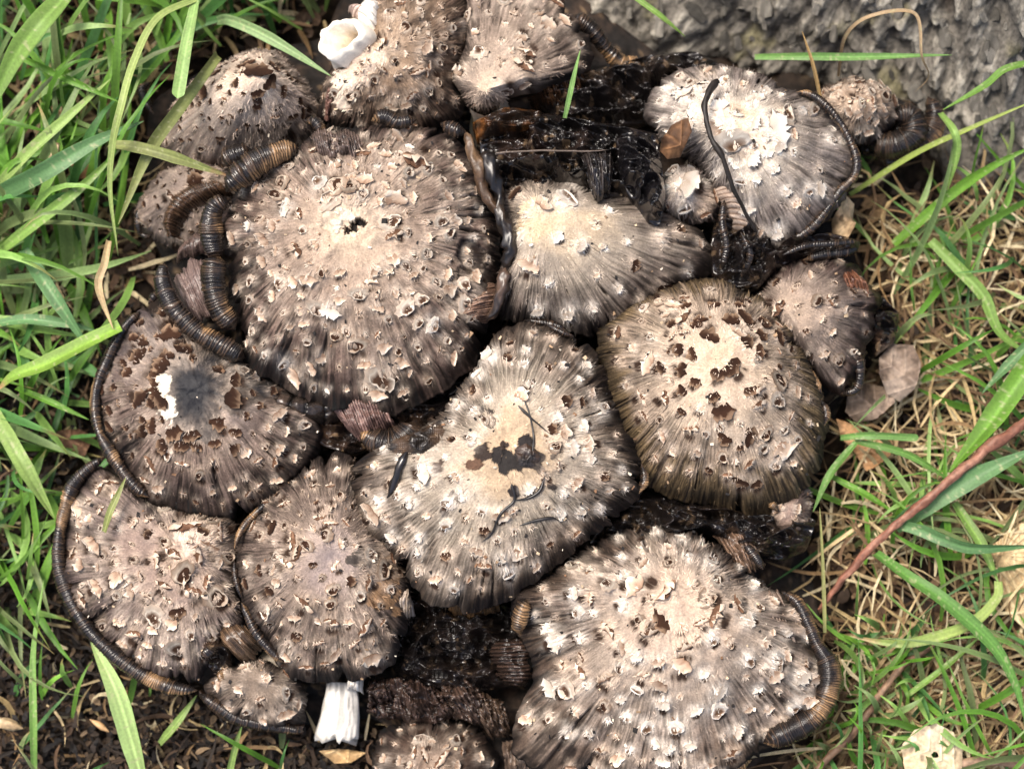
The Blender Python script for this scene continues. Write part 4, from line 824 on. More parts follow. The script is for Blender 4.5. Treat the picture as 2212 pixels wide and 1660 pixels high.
sheet(m, [(1600,1300),(1650,1275),(1690,1275)], [(1620,1400),(1690,1420),(1755,1410)], [4.9, 4.5], [4.8, 4.2], 130, 'torn_margin', 14, 3.0, (0.12, 0.08, 0.06), (0.42, 0.33, 0.27), 0.0, 1.3, 0.5, mat=M_CAP)
sheet(m, [(1540,1140),(1590,1130),(1620,1150)], [(1600,1240),(1640,1235),(1660,1225)], [4.0, 4.2], [4.3, 4.2], 131, 'gill_fold', 22, 5.0, (0.05, 0.03, 0.02), (0.25, 0.16, 0.11), 0.5)
roll(m, [(1605,1170),(1630,1200),(1650,1230)], [10, 15, 10], 4.5, 132, 0.15, 6)
roll(m, [(1545,1640),(1580,1615),(1615,1610)], [16, 20, 14], [4.2, 4.2, 4.0], 133, 0.5, 7)
roll(m, [(1560,1680),(1590,1650),(1625,1640)], [20, 22, 10], [3.8, 3.8, 3.7], 134, 0.6, 7)
# (17) dark cap at the bottom edge
m, cp = make_cap('dark brown out of focus cap with round pale scales at the bottom edge', [(800,1640),(820,1575),(880,1550),(960,1545),(1040,1570),(1080,1640),(1060,1720),(940,1740),(830,1720)], (920,1640), 1.6, 1.3, 18,
    [(0,(0.16,0.105,0.08)),(0.5,(0.10,0.065,0.05)),(1.1,DRK)], nst=120, cracks=2, spacing=27, size=(18, 26), kinds=(('pale', 0.55), ('curl', 0.45)), tuft=0.4, felt=800, maxscale=40, strie=0.6)
# (18) little cap under the dome
m, cp = make_cap('little mauve cap peeping out below the right hand dome', [(1640,1110),(1690,1060),(1750,1040),(1755,1110),(1740,1180),(1690,1200),(1650,1170)], (1700,1100), 2.7, 1.0, 19,
    [(0,(0.30,0.22,0.19)),(0.6,(0.24,0.17,0.15)),(1.1,DRK)], nst=90, cracks=2, spacing=30, size=(16, 24), kinds=(('pale', 0.6), ('curl', 0.4)), felt=500, maxscale=14)
roll(m, [(1655,1075),(1670,1090),(1685,1105)], [8, 12, 8], 4.0, 150, 0.3, 6)

place_scales()

# ------------------------------------------------------------------ collapsed, inky remains between the caps
e = empty('collapsed_mushroom', P(1240, 370, 0.03), 'collapsed glossy black slimy mushroom above the cream topped cap', 'mushroom')
lump(e, 'blackened_cap', [(1035,300),(1090,255),(1180,245),(1280,262),(1360,275),(1420,290),(1428,350),(1432,410),(1380,430),(1300,408),(1200,400),(1100,395),(1065,420),(1040,380)], 4.7, 0.8, 200, (0.006, 0.005, 0.005), (0.022, 0.014, 0.011), 1.0, 1.2, 0.25)
lump(e, 'blackened_flap', [(1330,300),(1390,290),(1425,330),(1438,420),(1425,485),(1400,480),(1370,430),(1340,390)], 5.3, 0.6, 201, (0.008, 0.007, 0.008), (0.02, 0.016, 0.016), 1.0, 1.2, 0.0)
sheet(e, [(1255,320),(1290,310),(1330,320)], [(1285,420),(1295,440),(1320,405)], [5.9, 5.8], [5.9, 5.8], 202, 'blackened_flap', 10, 3.0, (0.009, 0.008, 0.009), (0.05, 0.04, 0.035), 0.95, 0.9, 0.8, mat=M_INK)
tube(e, 'gill_strand', [(1040,330),(1060,370),(1075,420),(1068,450),(1090,500),(1105,540),(1095,580)], [14, 16, 13, 11, 14, 15, 9], [5.6, 5.6, 5.4, 5.4, 5.4, 5.3, 5.1], 203, (0.010, 0.008, 0.008), M_INK, 16, 14, 2.0, 0.3, colb=(0.03, 0.02, 0.014))
tube(e, 'gill_strand', [(1000,290),(1030,340),(1050,400),(1065,450),(1085,500)], [8, 12, 12, 11, 8], [5.5, 5.6, 5.5, 5.4, 5.3], 204, (0.05, 0.028, 0.015), M_ROLL, 14, 12, 2.0, 0.15, colb=(0.13, 0.08, 0.045))
tube(e, 'gill_strand', [(1095,580),(1085,620),(1070,660),(1050,690)], [10, 12, 12, 7], [5.1, 5.1, 4.9, 4.7], 205, (0.015, 0.011, 0.010), M_INK, 14, 12, 2.0, 0.3, colb=(0.08, 0.05, 0.035))
roll(e, [(950,262),(985,280),(1010,285)], [16, 18, 12], 5.1, 206, 0.15, 8, 'gill_roll', 0.9)
tube(e, 'gill_strand', [(1070,330),(1160,325),(1260,328),(1310,325)], [2.2, 2.2, 2, 1.2], 6.3, 207, (0.09, 0.065, 0.05), M_ROLL, 3)
lump(e, 'blackened_lobe', [(1020,265),(1090,232),(1170,240),(1165,275),(1090,290),(1030,300)], 4.9, 0.8, 208, (0.02, 0.012, 0.008), (0.16, 0.06, 0.015), 0.9, 0.9, 0.1)

def ink(name, label, poly, zb, hh, seed, **k):
    c = np.mean(np.array(poly), 0)
    e = empty(name, P(c[0], c[1], zb * 0.01), label, 'ink mass'); lump(e, 'ink_lump', poly, zb, hh, seed, **k); return e
e = ink('ink_mass', 'wet black ink mass filling the pit between the three lower caps', [(830,1290),(900,1270),(980,1300),(1090,1300),(1130,1340),(1110,1420),(1100,1480),(1010,1500),(900,1480),(850,1450),(840,1370)], 2.2, 0.9, 210, rough=1.5, fleck=0.12, c1=(0.016, 0.011, 0.009))
sheet(e, [(1055,1385),(1060,1430),(1090,1480)], [(1150,1380),(1150,1430),(1140,1485)], [3.6, 3.4], [4.0, 3.8], 228, 'gill_fold', 10, 2.5, (0.010, 0.007, 0.006), (0.06, 0.036, 0.026), 0.6, 1.2, 0.7)
sheet(e, [(850,1280),(875,1270),(890,1300)], [(852,1340),(880,1335),(895,1330)], [4.4, 4.3], [3.8, 3.8], 229, 'cap_scrap', 5, 2.0, (0.2, 0.15, 0.11), (0.5, 0.42, 0.36), 0.2, 0.4, 0.5, mat=M_CAP)

e = ink('ink_mass', 'glossy black ink mass under the lower edge of the right hand dome', [(1370,1060),(1440,1075),(1540,1085),(1620,1110),(1700,1110),(1765,1120),(1740,1190),(1680,1215),(1600,1190),(1520,1150),(1440,1145),(1330,1175),(1260,1190),(1310,1120)], 3.1, 0.9, 211, rough=1.5, fleck=0.2, c1=(0.02, 0.014, 0.011))
e = ink('ink_mass', 'black crumpled ink mass between the whitish cap and the torn right hand cap', [(1545,470),(1580,460),(1610,500),(1650,520),(1700,530),(1740,520),(1780,500),(1860,520),(1850,545),(1760,545),(1680,580),(1640,620),(1580,620),(1540,590),(1535,530)], 3.9, 0.7, 212, rough=1.2, fleck=0.15, c1=(0.022, 0.015, 0.012))
for k, (a, r) in enumerate([([(1565,430),(1560,480),(1570,530),(1560,580)], 13), ([(1600,500),(1620,550),(1600,600)], 9), ([(1690,550),(1740,530),(1800,525),(1855,520)], 10)]):
    roll(e, a, [r * 0.6, r, r * 0.7], [4.9, 4.8, 4.4], 240 + k, 0.05, 7, 'gill_roll', 0.9)
e = ink('ink_mass', 'black dripping mass at the charred tips of the torn right hand cap', [(1870,650),(1905,640),(1945,680),(1930,740),(1890,770),(1870,720)], 2.6, 0.6, 213, rough=1.2)
e = ink('ink_mass', 'black ink and wet debris under the fan shaped flap at the top', [(1140,200),(1200,170),(1290,150),(1400,120),(1500,110),(1560,140),(1420,200),(1400,260),(1330,280),(1200,260)], 3.2, 0.7, 214, rough=1.3, fleck=0.2, c1=(0.03, 0.02, 0.014))
e = ink('ink_mass', 'dark wet hollow between the large tan cap and the middle cap', [(640,890),(720,860),(780,890),(870,870),(960,830),(1010,820),(960,890),(900,930),(830,960),(760,980),(690,960),(650,930)], 3.3, 0.4, 215, rough=1.0, fleck=0.3)

# heap of soaked remains under everything
o = lump(None, 'soaked_litter', [tuple(q) for q in (HULL - HULL.mean(0)) * 0.97 + HULL.mean(0)], 0.6, 1.0, 260, (0.010, 0.008, 0.007), (0.035, 0.022, 0.015), 0.1, 0.9, 0.3, 1.0, cen=(1000, 850), mat=M_SOIL)
tag(o, 'black soaked litter under the mushroom clump', 'litter'); o['kind'] = 'stuff'

# crumbs scattered over the caps
def crumbs():
    rng = np.random.default_rng(77); G = 0.0012; n = 500
    hm = np.full((n, n), -1.0); av = np.concatenate(SURF)
    np.maximum.at(hm, (np.clip(((av[:, 0] + 0.3) / G).astype(int), 0, n - 1), np.clip(((av[:, 1] + 0.3) / G).astype(int), 0, n - 1)), av[:, 2])
    cl = [(0.012, 0.010, 0.010)] * 4 + [(0.7, 0.62, 0.5), (0.55, 0.42, 0.28), (0.2, 0.11, 0.06), (0.3, 0.2, 0.12)]
    VV, FF, CC = [], [], []
    box = np.array([(x, y, z) for x in (-1, 1) for y in (-1, 1) for z in (-1, 1)], float); bf = np.array([(0, 1, 3, 2), (4, 6, 7, 5), (0, 4, 5, 1), (2, 3, 7, 6), (0, 2, 6, 4), (1, 5, 7, 3)])
    k = 0
    while k < 650:
        x, y = rng.uniform(100, 1900), rng.uniform(0, 1660)
        if not inpoly(x, y, HULL)[0]: continue
        q = P(x, y, 0.05); z = hm[int((q[0] + 0.3) / G), int((q[1] + 0.3) / G)]
        if z < 0.01: continue
        a = rng.uniform(0, 6.3); sz = rng.uniform(1.2, 5.5) * MM * (1.6 if rng.random() < 0.08 else 1)
        b = box * rng.uniform(0.35, 1.0, (8, 3)) * np.array([1.0, rng.uniform(0.3, 0.9), 0.35]) * sz
        b = np.stack([b[:, 0] * math.cos(a) - b[:, 1] * math.sin(a), b[:, 0] * math.sin(a) + b[:, 1] * math.cos(a), b[:, 2]], -1) + np.array([q[0], q[1], z + sz * 0.15])
        VV.append(b); FF.append(bf + 8 * k); CC.append(np.tile(cl[rng.integers(len(cl))], (8, 1)) * rng.uniform(0.6, 1.2)); k += 1
    o = obj('crumbs', mesh_np('crumbs', np.concatenate(VV), np.concatenate(FF), np.concatenate(CC), False), M_LEAF)
    tag(o, 'tiny dark and pale crumbs scattered over the mushroom caps', 'debris'); o['kind'] = 'stuff'
crumbs()

# gill folds along the bottom
e = empty('fallen_cap', P(950, 1530, 0.01), 'overturned brown cap with wavy exposed gills, bottom centre beside the white stem', 'mushroom', None)
sheet(e, [(785,1480),(840,1455),(900,1465),(950,1490)], [(790,1540),(850,1565),(920,1575),(985,1555)], [3.0, 3.2], [2.2, 2.2], 270, 'gill_fold', 46, 5.0, (0.018, 0.012, 0.010), (0.085, 0.05, 0.038), 0.5, 0.8, 2.4)
sheet(e, [(930,1480),(985,1465),(1030,1480)], [(975,1560),(1020,1560),(1075,1540)], [3.0, 3.0], [2.4, 2.4], 271, 'gill_fold', 28, 6.0, (0.018, 0.012, 0.010), (0.10, 0.062, 0.046), 0.5, 0.8, 2.4)
sheet(e, [(1010,1500),(1045,1495),(1090,1510)], [(1060,1600),(1080,1600),(1110,1590)], [3.0, 2.9], [2.2, 2.2], 272, 'gill_fold', 16, 6.0, (0.02, 0.013, 0.010), (0.12, 0.076, 0.05), 0.4, 0.8, 1.6)
sheet(e, [(1080,1600),(1130,1590),(1190,1610)], [(1090,1680),(1140,1690),(1200,1690)], [2.6, 2.8], [2.2, 2.4], 273, 'gill_fold', 30, 4.0, (0.04, 0.026, 0.02), (0.2, 0.14, 0.1), 0.2, 1.0, 1.2)

# white stem
def white_stem():
    e = empty('broken_mushroom', P(735, 1560, 0.01), 'broken mushroom reduced to a short bright white split stem, bottom left of centre', 'mushroom')
    a = np.array([(704,1470),(700,1500),(690,1545),(676,1588)]); b = np.array([(770,1475),(776,1505),(778,1550),(776,1602)])
    n = 30; t = np.linspace(0, 1, n)
    A = np.stack([np.interp(t, np.linspace(0, 1, 4), a[:, k]) for k in (0, 1)], 1); B = np.stack([np.interp(t, np.linspace(0, 1, 4), b[:, k]) for k in (0, 1)], 1)
    ns = 60; ph = np.linspace(0, 2 * math.pi, ns, endpoint=False)
    V = np.zeros((n + 1, ns, 3)); C = np.zeros((n + 1, ns, 3)) + np.array([0.78, 0.74, 0.67])
    for i in range(n):
        z = 0.022 - 0.006 * t[i]; pa = P(*A[i], z); pb = P(*B[i], z); c = (pa + pb) / 2; h = (pb - pa) / 2; r = np.linalg.norm(h)
        g = 1 - 0.05 * sstep(0.6, 0.75, vnoise(ph * 7 + 0.15 * math.sin(i * 0.4), ph * 0 + i * 0.05, 7)) - 0.05 * vnoise(ph * 4, ph * 0 + i * 0.15, 8) - 0.02 * vnoise(ph * 16, ph * 0 + i * 0.1, 9)
        V[i] = c + h * (np.cos(ph) * g)[:, None] + np.array([0, 0, 1.0]) * (np.sin(ph) * g * r * 0.8)[:, None]
        C[i] *= (1 - 0.4 * sstep(0.66, 0.78, vnoise(ph * 7 + 0.15 * math.sin(i * 0.4), ph * 0 + i * 0.05, 7)) - 0.25 * sstep(0.5, 0.8, vnoise(ph * 2, ph * 0 + i * 0.2, 19)))[:, None]
        if i >= n - 3: V[i] += (vnoise(ph * 5, ph * 0, 9)[:, None] - 0.5) * np.array([0, 0.0035, 0]) * (i - n + 4) / 3
    C[:8] *= np.linspace(0.45, 1, 8)[:, None, None]; C[n - 2:] *= 0.75
    V[n] = V[n - 1].mean(0)
    obj('stem', mesh_np('stem', V, grid_faces(n + 1, ns, True), C), M_STEM, e)
    sheet(e, [(748,1462),(765,1455),(782,1470)], [(745,1495),(762,1490),(780,1500)], [3.4, 3.5], [3.3, 3.3], 275, 'stem_flap', 4, 2.0, (0.7, 0.62, 0.52), (0.86, 0.82, 0.76), 0.0, 0.3, 0.5, mat=M_STEM)
white_stem()

# dark root strand over the whitish cap
o = tube(None, 'root_strand', [(1548,170),(1530,200),(1522,235),(1535,290),(1560,340),(1580,400),(1605,450),(1635,500)], [9, 7, 6, 5, 5, 5, 4, 5], [6.2, 6.4, 6.5, 6.5, 6.4, 6.1, 5.5, 5.0], 280, (0.018, 0.014, 0.012), M_TWIG, 4, 9, 2.5, 0.3, 0.5)
tag(o, 'thin black root strand lying across the whitish cap at the upper right', 'root')

# ------------------------------------------------------------------ grass, straw, litter (nobody could count it)
def ribbons(name, label, cat, n, seed, box, length, width, zr_, cols, bend=0.6, fold=0.2, mat=None, avoid=True, direction=None, tipz=(0, 0), seg=6, parent=None, keep=None):
    rng = np.random.default_rng(seed)
    bx = rng.uniform(box[0], box[2], n * 4); by = rng.uniform(box[1], box[3], n * 4)
    if avoid: k = ~inpoly(bx, by, HULL); bx, by = bx[k], by[k]
    if keep is not None: k = keep(bx, by, rng); bx, by = bx[k], by[k]
    bx, by = bx[:n], by[:n]; n = len(bx)
    z0 = rng.uniform(zr_[0], zr_[1], n)
    base = np.array([P(x, y, z) for x, y, z in zip(bx, by, z0)])
    a = rng.uniform(0, 2 * math.pi, n) if direction is None else rng.normal(direction[0], direction[1], n)
    ln = rng.uniform(length[0], length[1], n) * MM; wd = rng.uniform(width[0], width[1], n) * MM
    kap = rng.normal(0, bend, n); tz = rng.uniform(tipz[0], tipz[1], n)
    t = np.linspace(0, 1, seg)
    pos = np.zeros((n, seg, 3)); an = a.copy(); p = base.copy(); pos[:, 0] = p; tang = np.zeros((n, seg, 3))
    for i in range(seg):
        an = a + kap * t[i] * 1.6
        d = np.stack([np.cos(an), np.sin(an), 0 * an], -1); tang[:, i] = d
        if i: pos[:, i] = pos[:, i - 1] + d * (ln / (seg - 1))[:, None]
        pos[:, i, 2] = base[:, 2] + tz * np.sin(t[i] * 2.2) / 0.9 + (rng.random(n) - 0.5) * 0.0012
    if avoid:
        tx, ty = PX(pos[:, -1].reshape(-1, 3)) ; mx_, my_ = PX(pos[:, seg // 2].reshape(-1, 3))
        k = ~(inpoly(tx, ty, HULL) | inpoly(mx_, my_, HULL)) | (tz + z0 < 0.02) & (rng.random(n) < 0.6)
        pos, tang, wd, n = pos[k], tang[k], wd[k], int(k.sum())
    taper = np.clip(1.15 * (1 - t ** 2.2), 0.06, 1) * np.clip(0.55 + t * 3, 0, 1)
    side = np.stack([-tang[..., 1], tang[..., 0], 0 * tang[..., 0]], -1) * (wd[:, None] * taper[None] * 0.5)[..., None]
    tw = rng.normal(0, 0.5, n)[:, None, None] * np.array([0, 0, 1.0]) * np.linalg.norm(side, axis=-1, keepdims=True)
    l = pos - side - tw; r = pos + side + tw; l[..., 2] += fold * wd[:, None] * taper; r[..., 2] += fold * wd[:, None] * taper
    V = np.stack([l, pos, r], 2)
    f = grid_faces(seg, 3); F = (f[None] + (np.arange(n) * seg * 3)[:, None, None]).reshape(-1, 4)
    ci = rng.integers(0, len(cols), n); c = np.array(cols)[ci] * rng.uniform(0.65, 1.3, n)[:, None]
    C = np.repeat(c[:, None], seg, 1); C = C * np.array([0.78, 0.95, 1.05])[None, None] if mat is M_GRASS else C
    if mat is M_GRASS:
        br = (rng.random(n) < 0.35)[:, None] * sstep(0.72, 0.95, t)[None] * rng.uniform(0.3, 1, n)[:, None]; C = mixc(C, [0.36, 0.25, 0.11], br)
        C = C * (0.75 + 0.5 * rng.random((n, seg)))[..., None]
    C = np.repeat(C[:, :, None], 3, 2); C[:, :, 1] *= 0.80; C[:, :, 2] *= 1.08
    o = obj(name, mesh_np(name, V, F, C.reshape(-1, 3)), mat)
    o['kind'] = 'stuff'; tag(o, label, cat); return o
GR = [(0.13, 0.26, 0.025), (0.19, 0.33, 0.04), (0.27, 0.39, 0.08), (0.10, 0.22, 0.05), (0.33, 0.40, 0.13), (0.22, 0.24, 0.08)]
ST = [(0.42, 0.31, 0.15), (0.52, 0.40, 0.22), (0.24, 0.15, 0.07), (0.64, 0.54, 0.34), (0.14, 0.085, 0.045), (0.28, 0.20, 0.10)]
SO = [(0.05, 0.03, 0.018), (0.10, 0.06, 0.035), (0.03, 0.02, 0.014), (0.16, 0.10, 0.055), (0.24, 0.155, 0.08)]
PI = math.pi
right = lambda x, y, g: (fbm(x / 70, y / 70, 91, 3) + g.normal(0, 0.10, len(x)) > 0.44) & (x > 1700) & ~((y < 420) & (x > 1250) & (y < 130 + (x - 1700) * 0.75))
ribbons('straw', 'tangle of tan dry straw on the ground at the right', 'straw', 1500, 301, (1690, 200, 2330, 1760), (60, 260), (3, 9), (0.002, 0.018), ST, 0.9, 0.2, M_STRAW, keep=right)
ribbons('straw', 'scattered dry straw among the grass at the upper left', 'straw', 600, 302, (-100, -80, 800, 760), (50, 200), (4, 12), (0.0, 0.010), ST, 0.9, 0.2, M_STRAW)
ribbons('straw', 'short straw bits on the dark soil at the lower left', 'straw', 700, 303, (-100, 700, 1100, 1760), (25, 130), (3, 10), (0.001, 0.012), ST[:4] + SO[:3] + SO[:3] + [(0.02, 0.014, 0.01)] * 5, 0.9, 0.2, M_STRAW)
ribbons('litter', 'dark rotted litter on the soil at the lower left', 'litter', 4200, 304, (-100, 650, 1150, 1760), (10, 42), (5, 16), (0.0, 0.009), [(0.018, 0.012, 0.009), (0.03, 0.02, 0.013), (0.012, 0.009, 0.008), (0.035, 0.021, 0.012), (0.06, 0.038, 0.022), (0.012, 0.010, 0.009), (0.16, 0.11, 0.065), (0.01, 0.008, 0.007)], 1.2, 0.1, M_LEAF)
ribbons('litter', 'dark rotted litter among the straw at the right', 'litter', 2600, 305, (1680, 200, 2330, 1760), (14, 70), (8, 28), (0.0, 0.006), SO, 1.2, 0.1, M_LEAF, keep=right)
ribbons('litter', 'brown litter below the grass at the upper left', 'litter', 1800, 306, (-100, -80, 800, 760), (14, 70), (8, 24), (0.0, 0.006), SO[:3], 1.2, 0.1, M_LEAF)
ribbons('grass', 'dense green grass at the upper left', 'grass', 300, 310, (-160, -120, 480, 620), (160, 440), (6, 24), (0.004, 0.024), GR, 0.45, 0.22, M_GRASS, direction=(0.75, 0.75), tipz=(0.004, 0.03), seg=9)
ribbons('grass', 'fine grass behind the toppled cap at the top', 'grass', 130, 311, (380, -160, 760, 110), (110, 300), (7, 18), (0.003, 0.018), GR, 0.5, 0.22, M_GRASS, direction=(2.0, 0.9), tipz=(0.0, 0.02), seg=9)
ribbons('grass', 'green grass at the left edge', 'grass', 210, 312, (-160, 560, 200, 1330), (110, 330), (6, 24), (0.002, 0.016), GR, 0.5, 0.22, M_GRASS, direction=(0.3, 1.0), tipz=(0.0, 0.02), seg=9)
ribbons('grass', 'thin green grass through the straw at the right', 'grass', 260, 313, (1750, 330, 2360, 1760), (110, 400), (5, 17), (0.004, 0.016), GR, 0.6, 0.22, M_GRASS, direction=(2.2, 1.3), tipz=(0.0, 0.02), seg=9, keep=right)
ribbons('grass', 'small grass sprouts at the lower right', 'grass', 110, 314, (1770, 1330, 2000, 1740), (50, 150), (7, 15), (0.004, 0.014), GR, 0.7, 0.22, M_GRASS, tipz=(0.0, 0.02), seg=8)
ribbons('grass', 'sparse thin sprouts on the lower left soil', 'grass', 26, 315, (0, 1200, 700, 1740), (60, 200), (7, 15), (0.004, 0.012), GR, 0.4, 0.22, M_GRASS, direction=(1.2, 0.5), tipz=(0.0, 0.02), seg=8)

# ------------------------------------------------------------------ single grass blades
def blade(label, pts, w, z, col, seed=0, tip=None, blunt=False, cat='grass blade', name='grass_blade', root=None):
    rng = np.random.default_rng(seed + 4000)
    n = len(pts); z = np.interp(np.linspace(0, 1, n), np.linspace(0, 1, len(z)), z)
    q, s = smooth_line(np.array([P(x, y, zz * 0.01) for (x, y), zz in zip(pts, z)]), 4 * MM); m = len(q); t = s / s[-1]
    T = np.gradient(q, axis=0); T /= np.linalg.norm(T, axis=1, keepdims=True)
    B = np.cross(T, [0, 0, 1.0]); B /= (np.linalg.norm(B, axis=1, keepdims=True) + 1e-9); N = np.cross(B, T)
    roll_ = rng.normal(0, 0.25) + 0.35 * np.sin(t * 3 + rng.uniform(0, 6)); B2 = B * np.cos(roll_)[:, None] + N * np.sin(roll_)[:, None]; N2 = np.cross(B2, T)
    tp = np.clip((1 - t) / (0.03 if blunt else 0.45), 0, 1) ** 0.7 * np.clip(0.75 + t, 0, 1); tp = np.maximum(tp, 0.03)
    U = np.linspace(-1, 1, 9)
    hw = w * MM * 0.5 * tp * (1 + 0.06 * (vnoise(t * 9, t * 0, seed) - 0.5))
    V = q[:, None] + B2[:, None] * (hw[:, None] * U[None])[..., None] + N2[:, None] * (hw[:, None] * (0.32 * np.abs(U) ** 1.3 + 0.03 * ((np.arange(9) % 2) - 0.5))[None])[..., None]
    c = np.zeros((m, 9, 3)) + np.array(col)
    vein = vnoise(U[None] * 5 + 3 + 0 * t[:, None], t[:, None] * 2, seed + 1); c *= (0.72 + 0.56 * vein)[..., None]
    c[:, 4] *= 1.25; c *= (0.8 + 0.4 * fbm(t[:, None] * 7, U[None] * 0.5, seed + 2, 3))[..., None]
    sp = sstep(0.72, 0.8, fbm(t[:, None] * 60 * s[-1] / 0.05, U[None] * 1.6, seed + 3, 2)); c = mixc(c, [0.45, 0.45, 0.25], sp * 0.6)
    if tip is not None: c = mixc(c, tip, np.repeat(sstep(0.80, 0.97, t + (vnoise(t * 20, t * 0, seed) - 0.5) * 0.1)[:, None], 9, 1))
    if root is not None: c = mixc(c, root, np.repeat(1 - sstep(0.05, 0.22, t)[:, None], 9, 1))
    bot = V - N2[:, None] * 0.00012
    nv = m * 9; f = grid_faces(m, 9); cc = c.reshape(-1, 3)
    o = obj(name, mesh_np(name, np.concatenate([V.reshape(-1, 3), bot.reshape(-1, 3)]), np.concatenate([f, f[:, ::-1] + nv]), np.concatenate([cc, cc])), M_GRASS)
    return tag(o, label, cat, 'single blades of grass')
G1 = (0.17, 0.29, 0.06); G2 = (0.25, 0.37, 0.10); G3 = (0.12, 0.27, 0.03); GB = (0.11, 0.23, 0.085); GP = (0.32, 0.41, 0.13); GO = (0.22, 0.25, 0.08); TN = (0.5, 0.37, 0.2)
